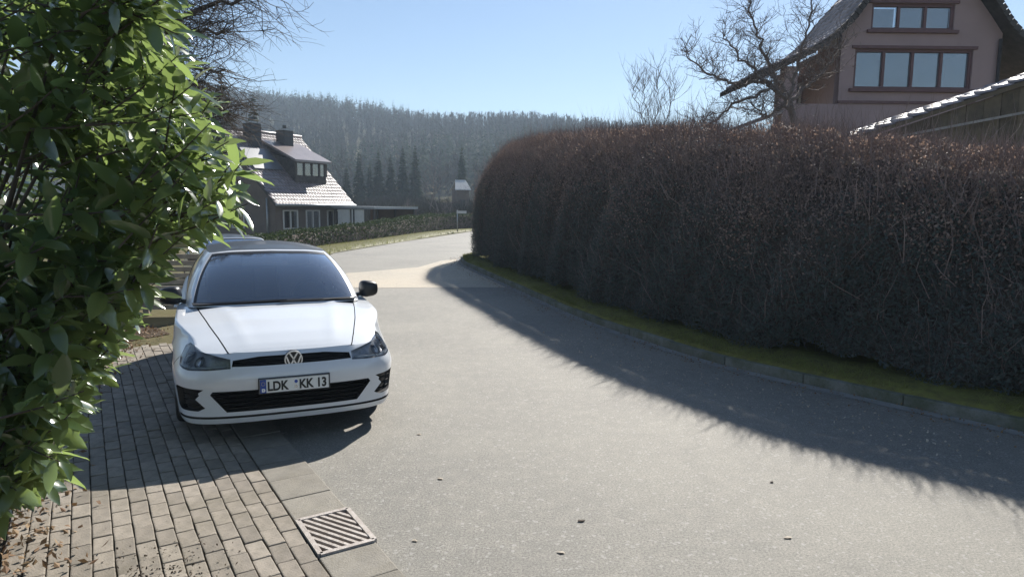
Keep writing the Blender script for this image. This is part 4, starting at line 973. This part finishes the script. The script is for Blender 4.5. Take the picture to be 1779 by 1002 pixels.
MB().tube([(0, -HL, rz + .05), (0, HL, rz + .05)], .13, 8).build('ridge_capping', 'roof_tile', roof, True)
MB().tube([(HW + .05, -HL, ez - .06), (HW + .05, HL, ez - .06)], .09, 8).build('gutter', 'galv', roof, True)
for y0, x0, zt2, lab in ((-1.6, .9, rz + .45, 0), (1.0, 1.2, rz + .2, 1)):
    b = MB(); b.box(x0 - .42, x0 + .42, y0 - .42, y0 + .42, roofz(x0) - 1.0, zt2); ch = b.build('chimney', 'chimney_slate', roof)
    MB().box(x0 - .48, x0 + .48, y0 - .48, y0 + .48, zt2 - .002, zt2 + .1).build('chimney_cap', 'galv', ch)
    MB().tube([(x0, y0, zt2 + .05), (x0, y0, zt2 + .4)], .14, 8).build('chimney_pot', 'chimney_slate', ch)
# roof window strip that glints
x0, x1 = 1.5, 3.0; off = .16
b = MB(); v = []
for (x, y) in ((x0, -3.3), (x1, -3.3), (x1, -.9), (x0, -.9)): v.append(Vector((x + off * st_, y, roofz(x) + off * ct_)))
b.prism(v, (-.05 * st_, 0, -.05 * ct_)); sp = b.build('solar_panel', 'panel_glass', roof)
# dormer
dx0, dx1, dy0, dy1 = 1.7, 3.9, -.6, 2.3; dzt = roofz(1.7) + .02; dzb = roofz(3.9)
d = MB(); d.prism([(dx0, dy0, dzt), (dx1, dy0, dzb + 1.55), (dx1, dy0, dzb - .1), (dx0, dy0, roofz(dx0) - .1)], (0, .12, 0)); d.prism([(dx0, dy1 - .12, dzt), (dx1, dy1 - .12, dzb + 1.55), (dx1, dy1 - .12, dzb - .1), (dx0, dy1 - .12, roofz(dx0) - .1)], (0, .12, 0))
d.box(dx1 - .12, dx1 - .002, dy0 + .121, dy1 - .121, dzb - .1, dzb + .55)
dm = d.build('dormer', 'dark_timber', lhse)
MB().prism([(dx0 - .9, dy0 - .25, roofz(dx0 - .9) + .05), (dx1 + .35, dy0 - .25, dzb + 1.50), (dx1 + .35, dy0 - .25, dzb + 1.66), (dx0 - .9, dy0 - .25, roofz(dx0 - .9) + .22)], (0, dy1 - dy0 + .5, 0)).build('dormer_roof', 'roof_tile', dm)
for k in range(4):
    y = dy0 + .16 + k * .72; wf = MB()
    for a, bq in (((y, .56), (y, 1.5)), ((y + .66, .56), (y + .66, 1.5)), ((y - .03, .58), (y + .69, .58)), ((y - .03, 1.48), (y + .69, 1.48))): wf.bar((dx1 - .04, a[0], dzb + a[1]), (dx1 - .04, bq[0], dzb + bq[1]), .06, .08, up=(1, 0, 0))
    wo = wf.build('window', 'dark_timber', dm); MB().box(dx1 - .07, dx1 - .06, y + .03, y + .63, dzb + .6, dzb + 1.46).build('pane', 'pane', wo)
MB().box(dx0 + .9, dx1 - .13, dy0 + .13, dy1 - .13, dzb, dzb + .5).build('dormer_room', 'room', dm)
# ground-floor openings in the eave wall and the gable
for y0, y1, z0, z1 in ((-2.6, -1.4, .9, 2.1), (-.6, .6, .1, 2.1), (1.4, 2.6, .9, 2.1)):
    wf = MB(); xw = wl + .03
    for a, bq in (((y0, z0), (y0, z1)), ((y1, z0), (y1, z1)), ((y0 - .04, z0), (y1 + .04, z0)), ((y0 - .04, z1), (y1 + .04, z1)), (((y0 + y1) / 2, z0), ((y0 + y1) / 2, z1))): wf.bar((xw, *a), (xw, *bq), .08, .08, up=(1, 0, 0))
    wo = wf.build('window', 'white_trim', lhse); MB().box(wl + .003, wl + .02, y0, y1, z0, z1).build('pane', 'pane', wo)
for x, z in ((-2, .9), (1.2, .9), (0, 4.2)):
    wf = MB(); yw = -HL + .42
    for a, bq in (((x - .6, z), (x - .6, z + 1.2)), ((x + .6, z), (x + .6, z + 1.2)), ((x - .64, z), (x + .64, z)), ((x - .64, z + 1.2), (x + .64, z + 1.2)), ((x, z), (x, z + 1.2))): wf.bar((a[0], yw, a[1]), (bq[0], yw, bq[1]), .08, .08, up=(0, 1, 0))
    wo = wf.build('window', 'white_trim', lhse); MB().box(x - .6, x + .6, yw + .02, yw + .029, z, z + 1.2).build('pane', 'pane', wo)
MB().tube([(wl - .6, -HL + .3, 0), (wl - .6, -HL + .3, zt)], .07, 8).build('downpipe', 'galv', lhse, True)
# flat carport beside the house
cp = empty('carport', (-11.8, 49.6, -0.7), R(-29.5)); tag(cp, 'low flat-roofed carport right of the steep-roofed house', 'carport')
MB().box(-1.2, 4.0, -2.2, 2.6, 2.25, 2.42).build('roof', 'galv', cp)
for x in (.2, 2.0, 3.8):
    for y in (-2.0, 2.4): MB().box(x - .07, x + .07, y - .07, y + .07, 0, 2.25).build('post', 'dark_timber', cp)
MB().box(-.5, 3.9, 2.5, 2.56, 0, 2.24).build('back_wall', 'brown_wall', cp)
for x in (.5, 1.8): MB().box(x, x + 1.1, -2.06, -2.0, .3, 2.2).build('white_panel', 'white_trim', cp)
# pale hut among the trees
hu = empty('garden_hut', (-7.4, 95, float(G(-7.4, 95))), R(20)); tag(hu, 'small pale-roofed garden hut below the lone spruce', 'hut')
hz = 5.3 - float(G(-7.4, 95)); 
MB().box(-.9, .9, -1.2, 1.2, 0, hz - 1.2).build('wall', 'brown_wall', hu); MB().prism([(-1.15, -1.5, hz - 1.35), (1.15, -1.5, hz - 1.35), (.75, 0, hz), (-.75, 0, hz)], (0, .05, .12)).build('roof', 'white_trim', hu); MB().prism([(-1.15, 1.5, hz - 1.35), (1.15, 1.5, hz - 1.35), (.75, .06, hz), (-.75, .06, hz)], (0, -.05, .12)).build('roof', 'white_trim', hu)
MB().prism([(-.9, -1.15, hz - 1.2), (.9, -1.15, hz - 1.2), (.7, 0, hz - .1), (-.7, 0, hz - .1)], (0, .02, 0)).build('gable', 'brown_wall', hu); MB().box(-.35, .35, -1.23, -1.203, 0, 1.8).build('door', 'dark_timber', hu)

# ------------------------------------------------------------------ pink house on the right
M['pink_wall'] = simple('pink_render', (.39, .28, .275), .9, 0, (.33, .24, .235), .8, .2, .25, 30)
M['red_frame'] = simple('red_frame', (.15, .07, .07), .55)
M['purple_tile'] = simple('purple_tile', (.30, .25, .245), .45, 0, (.2, .165, .165), 3, .5, .2, 30, vary=.3)
M['curtain'] = simple('curtain', (.62, .62, .6), .9, 0, (.5, .5, .49), 3)
CX, YF = 12.3, 21.0
prof = catmull([(0, 9.95), (1.0, 9.1), (1.89, 8.13), (2.47, 7.38), (3.4, 6.65), (5.02, 5.9)], 5)        # half profile of the swept roof
ph = empty('pink_house', (CX, YF, 0)); tag(ph, 'pink rendered gabled house with swept tiled roof above the hedge', 'house')
def zr(x): return float(np.interp(abs(x), prof[:, 0], prof[:, 1]))
w = MB()
xl, xr = -2.4, 2.45
top = [(x, zr(x) - .22) for x in np.linspace(xr, xl, 13)]
poly = [(xl, 0), (xr, 0)] + top
# gable wall with two openings, as strips
WIN = [(-1.97, 1.62, 5.52, 6.70), (-1.55, .95, 7.25, 8.02)]
V, T, _ = cdt(poly, [[(a, c), (b, c), (b, d_), (a, d_)] for a, b, c, d_ in WIN], .5, .5)
for yo in (0, .3): w.add([(p[0], yo, p[1]) for p in V], [tuple(int(i) for i in t) for t in T])
for a, b, c, d_ in WIN: w.add([(a, 0, c), (b, 0, c), (b, 0, d_), (a, 0, d_), (a, .3, c), (b, .3, c), (b, .3, d_), (a, .3, d_)], [(0, 1, 5, 4), (1, 2, 6, 5), (2, 3, 7, 6), (3, 0, 4, 7)])
w.box(xl, xl + .25, .31, 3.0, 0, 6.9); w.box(xr - .25, xr, .31, 3.0, 0, 6.9); w.build('wall', 'pink_wall', ph)
MB().box(xl + .3, xr - .3, 2.2, 2.3, 0, 7.9).build('room_back', 'curtain', ph); MB().box(xl + .3, xr - .3, .32, 2.2, 6.85, 7.05).build('floor_slab', 'curtain', ph); MB().box(xl + .3, xr - .3, .32, 2.2, 5.2, 5.3).build('floor_slab', 'curtain', ph)
for wi, (a, b, c, d_) in enumerate(WIN):
    nb = 4 if wi == 0 else 3
    fr = MB()
    for z in (c + .04, d_ - .04): fr.bar((a, .10, z), (b, .10, z), .09, .08)
    for x in np.linspace(a + .04, b - .04, nb + 1): fr.bar((x, .10, c + .085), (x, .10, d_ - .085), .08, .09, up=(0, 1, 0))
    wo = fr.build('window', 'red_frame', ph)
    X = np.linspace(a + .04, b - .04, nb + 1)
    for i in range(nb): MB().box(X[i] + .045, X[i + 1] - .045, .12, .128, c + .08, d_ - .08).build('pane', 'pane', wo)
    for i in range(nb):
        if (i + wi) % 4 != 3: MB().box(X[i] + .06, X[i + 1] - .06, .24, .25, c + (.35 if wi == 0 and i == 1 else .1), d_ - .1).build('curtain', 'curtain', wo)
    MB().box(a - .12, b + .12, -.10, .06, c - .09, c - .002).build('sill', 'red_frame', wo); 
    MB().box(a - .1, b + .1, -.05, -.002, d_ + .003, d_ + .09).build('lintel', 'red_frame', wo)
MB().box(xl, xr, -.05, -.003, 5.08, 5.16).build('band', 'red_frame', ph)
# swept roof: a board sheet under individually laid tiles
rb = MB(); n = len(prof)
for sg in (1, -1):
    A = [(sg * x, z) for x, z in prof]; vs = []
    for (x, z) in A: vs += [(x, -.45, z), (x, 3.3, z), (x, -.45, z - .16), (x, 3.3, z - .16)]
    for i in range(n - 1):
        a = i * 4; b = a + 4; rb.add([vs[a], vs[a+1], vs[b+1], vs[b], vs[a+2], vs[a+3], vs[b+3], vs[b+2]], [(0,1,2,3),(4,7,6,5),(0,3,7,4),(1,5,6,2)])
pr = rb.build('roof', 'dark_timber', ph)
t_me = MB(); tw_, tl_ = .29, .36       # one curved pan tile
vs = []
for i, yy in enumerate(np.linspace(-tw_ / 2, tw_ / 2, 6)):
    h = .035 * math.cos(yy / tw_ * math.pi * 2 - .6); vs += [(0, yy, h + .01), (tl_, yy, h + .035), (tl_, yy, h + .008)]
t_me.add(vs, [(i*3, i*3+3, i*3+4, i*3+1) for i in range(5)] + [(i*3+1, i*3+4, i*3+5, i*3+2) for i in range(5)])
to = t_me.build('roof_tile', 'purple_tile', None, True); tme = to.data; bpy.data.objects.remove(to)
pa = np.r_[0, np.cumsum(np.linalg.norm(np.diff(prof, axis=0), axis=1))]; cnt = 0; rest = MB(); tiles = []
for sg in (-1, 1):
    for r in range(int(pa[-1] / .30)):
        s0 = r * .30 + .05; x0, z0 = np.interp(s0, pa, prof[:, 0]), np.interp(s0, pa, prof[:, 1]); x1, z1 = np.interp(s0 + .35, pa, prof[:, 0]), np.interp(s0 + .35, pa, prof[:, 1])
        ang = math.atan2(z0 - z1, x1 - x0)
        for c in range(int(3.75 / .27)):
            tiles.append((0 if sg < 0 and z0 < 8.8 else 1, c, sg, x0, z0, ang, -.42 + c * .27))
tiles.sort(key=lambda q: q[:2])
for i, (_, c, sg, x0, z0, ang, yy) in enumerate(tiles):
    loc = (sg * x0, yy + tw_ / 2, z0 + .012); rot = (0, ang + random.uniform(-.01, .01), 0) if sg > 0 else (0, ang + random.uniform(-.01, .01), math.pi)
    if i < 300: inst(tme, 'roof_tile', loc, rot, pr)
    else:
        mt = Matrix.Translation(loc) @ (Matrix.Rotation(rot[2], 4, 'Z') @ Matrix.Rotation(rot[1], 4, 'Y')); rest.add([mt @ Vector(v) for v in vs], [(k*3, k*3+3, k*3+4, k*3+1) for k in range(5)])
tag(rest.build('roof_tiles', 'purple_tile', pr, True), kind='stuff')
for sg in (1, -1):
    b = MB()
    for i in range(n - 1): b.bar((sg * prof[i][0], -.47, prof[i][1] - .10), (sg * prof[i+1][0], -.47, prof[i+1][1] - .07), .05, .18)
    b.build('barge_board', 'dark_timber', pr)
MB().tube([(2.35, -.09, .5), (2.35, -.09, 7.0)], .05, 8).build('downpipe', 'dark_timber', ph, True)
# porch at the left under the sweep
MB().box(-4.15, -3.75, -.2, .15, 0, 6.12).build('porch_pillar', 'pink_wall', ph); MB().box(-3.75, xl - .003, -.05, .2, 0, 5.05).build('parapet', 'pink_wall', ph)
MB().box(-3.3, xl - .02, 2.6, 2.75, 0, 6.4).build('porch_wall', 'pink_wall', ph)
wf = MB()
for x in (-3.2, -2.85, -2.5): wf.bar((x, 2.55, 5.1), (x, 2.55, 6.1), .06, .06, up=(0, 1, 0))
for z in (5.1, 6.1): wf.bar((-3.23, 2.55, z), (-2.47, 2.55, z), .06, .06)
wo = wf.build('window', 'white_trim', ph); MB().box(-3.2, -2.5, 2.57, 2.58, 5.1, 6.1).build('pane', 'pane', wo)
# lean-to on the left
MB().prism([(-4.16, -.3, 4.85), (-6.2, -.3, 4.08), (-6.2, -.3, 3.98), (-4.16, -.3, 4.73)], (0, 1.6, 0)).build('lean_to_roof', 'purple_tile', ph)
MB().box(-5.5, -4.16, 0, .12, 0, 3.7).build('lean_to_wall', 'pink_wall', ph)
wf = MB()
for x in (-5.0, -4.7, -4.4): wf.box(x, x + .2, -.03, -.003, 3.2, 4.05)
wf.build('lean_to_window', 'white_trim', ph)

# ------------------------------------------------------------------ wood store roof at the far right
M['pale_tile'] = simple('pale_tile', (.30, .27, .25), .5, 0, (.2, .18, .17), 4, .5, .3, 40, vary=.2)
M['old_boards'] = simple('old_boards', (.16, .125, .085), .85, 0, (.10, .08, .06), 6, .2, .3, 30, vary=.2)
ws = empty('wood_store', (6.12, 13, 0)); tag(ws, 'low pitched tiled shelter roof behind the hedge at the right edge', 'shelter')
sl = 1.2 / 3.49
def wz(x): return 3.1 + sl * x
MB().prism([(0, 0, wz(0)), (4.6, 0, wz(4.6)), (4.6, 0, wz(4.6) - .1), (0, 0, wz(0) - .06)], (0, 1.25, 0)).build('roof', 'old_boards', ws)
an = -math.atan(sl)
for r in range(15):
    for c in range(5):
        x = 4.55 - r * .31; inst(tme, 'roof_tile', (x - .0, c * .27 + .12, wz(x) + .02), (0, math.atan(sl) + random.uniform(-.02, .02), math.pi), ws)
for o in ws.children:
    if o.name.startswith('roof_tile'): o.material_slots  # shared tile shape
MB().bar((.2, -.02, wz(.2) - .12), (4.6, -.02, wz(4.6) - .75), .05, .045).build('beam', 'pale_tile', ws)
for k in range(12):
    x = .55 + k * .33; MB().prism([(x, .1 + (k % 2) * .006, 0), (x + .32, .1 + (k % 2) * .006, 0), (x + .32, .1 + (k % 2) * .006, wz(x + .32) - .11), (x, .1 + (k % 2) * .006, wz(x) - .11)], (0, .03, 0)).build('board', 'old_boards', ws)
for x in (.5, 4.4): MB().box(x - .06, x + .06, .95, 1.07, 0, wz(x) - .1).build('post', 'old_boards', ws)

# ------------------------------------------------------------------ haze
m = bpy.data.materials.new('haze'); m.use_nodes = True; t = m.node_tree; t.nodes.remove(t.nodes['Principled BSDF'])
pvol = t.nodes.new('ShaderNodeVolumePrincipled'); pvol.inputs['Color'].default_value = (.68, .83, 1.0, 1); pvol.inputs['Density'].default_value = .0007; pvol.inputs['Anisotropy'].default_value = .0
t.links.new(pvol.outputs[0], t.nodes['Material Output'].inputs['Volume']); M['haze'] = m
hb = MB().box(-605, 605, -405, 705, -3, 112).build('haze', m); tag(hb, kind='stuff')
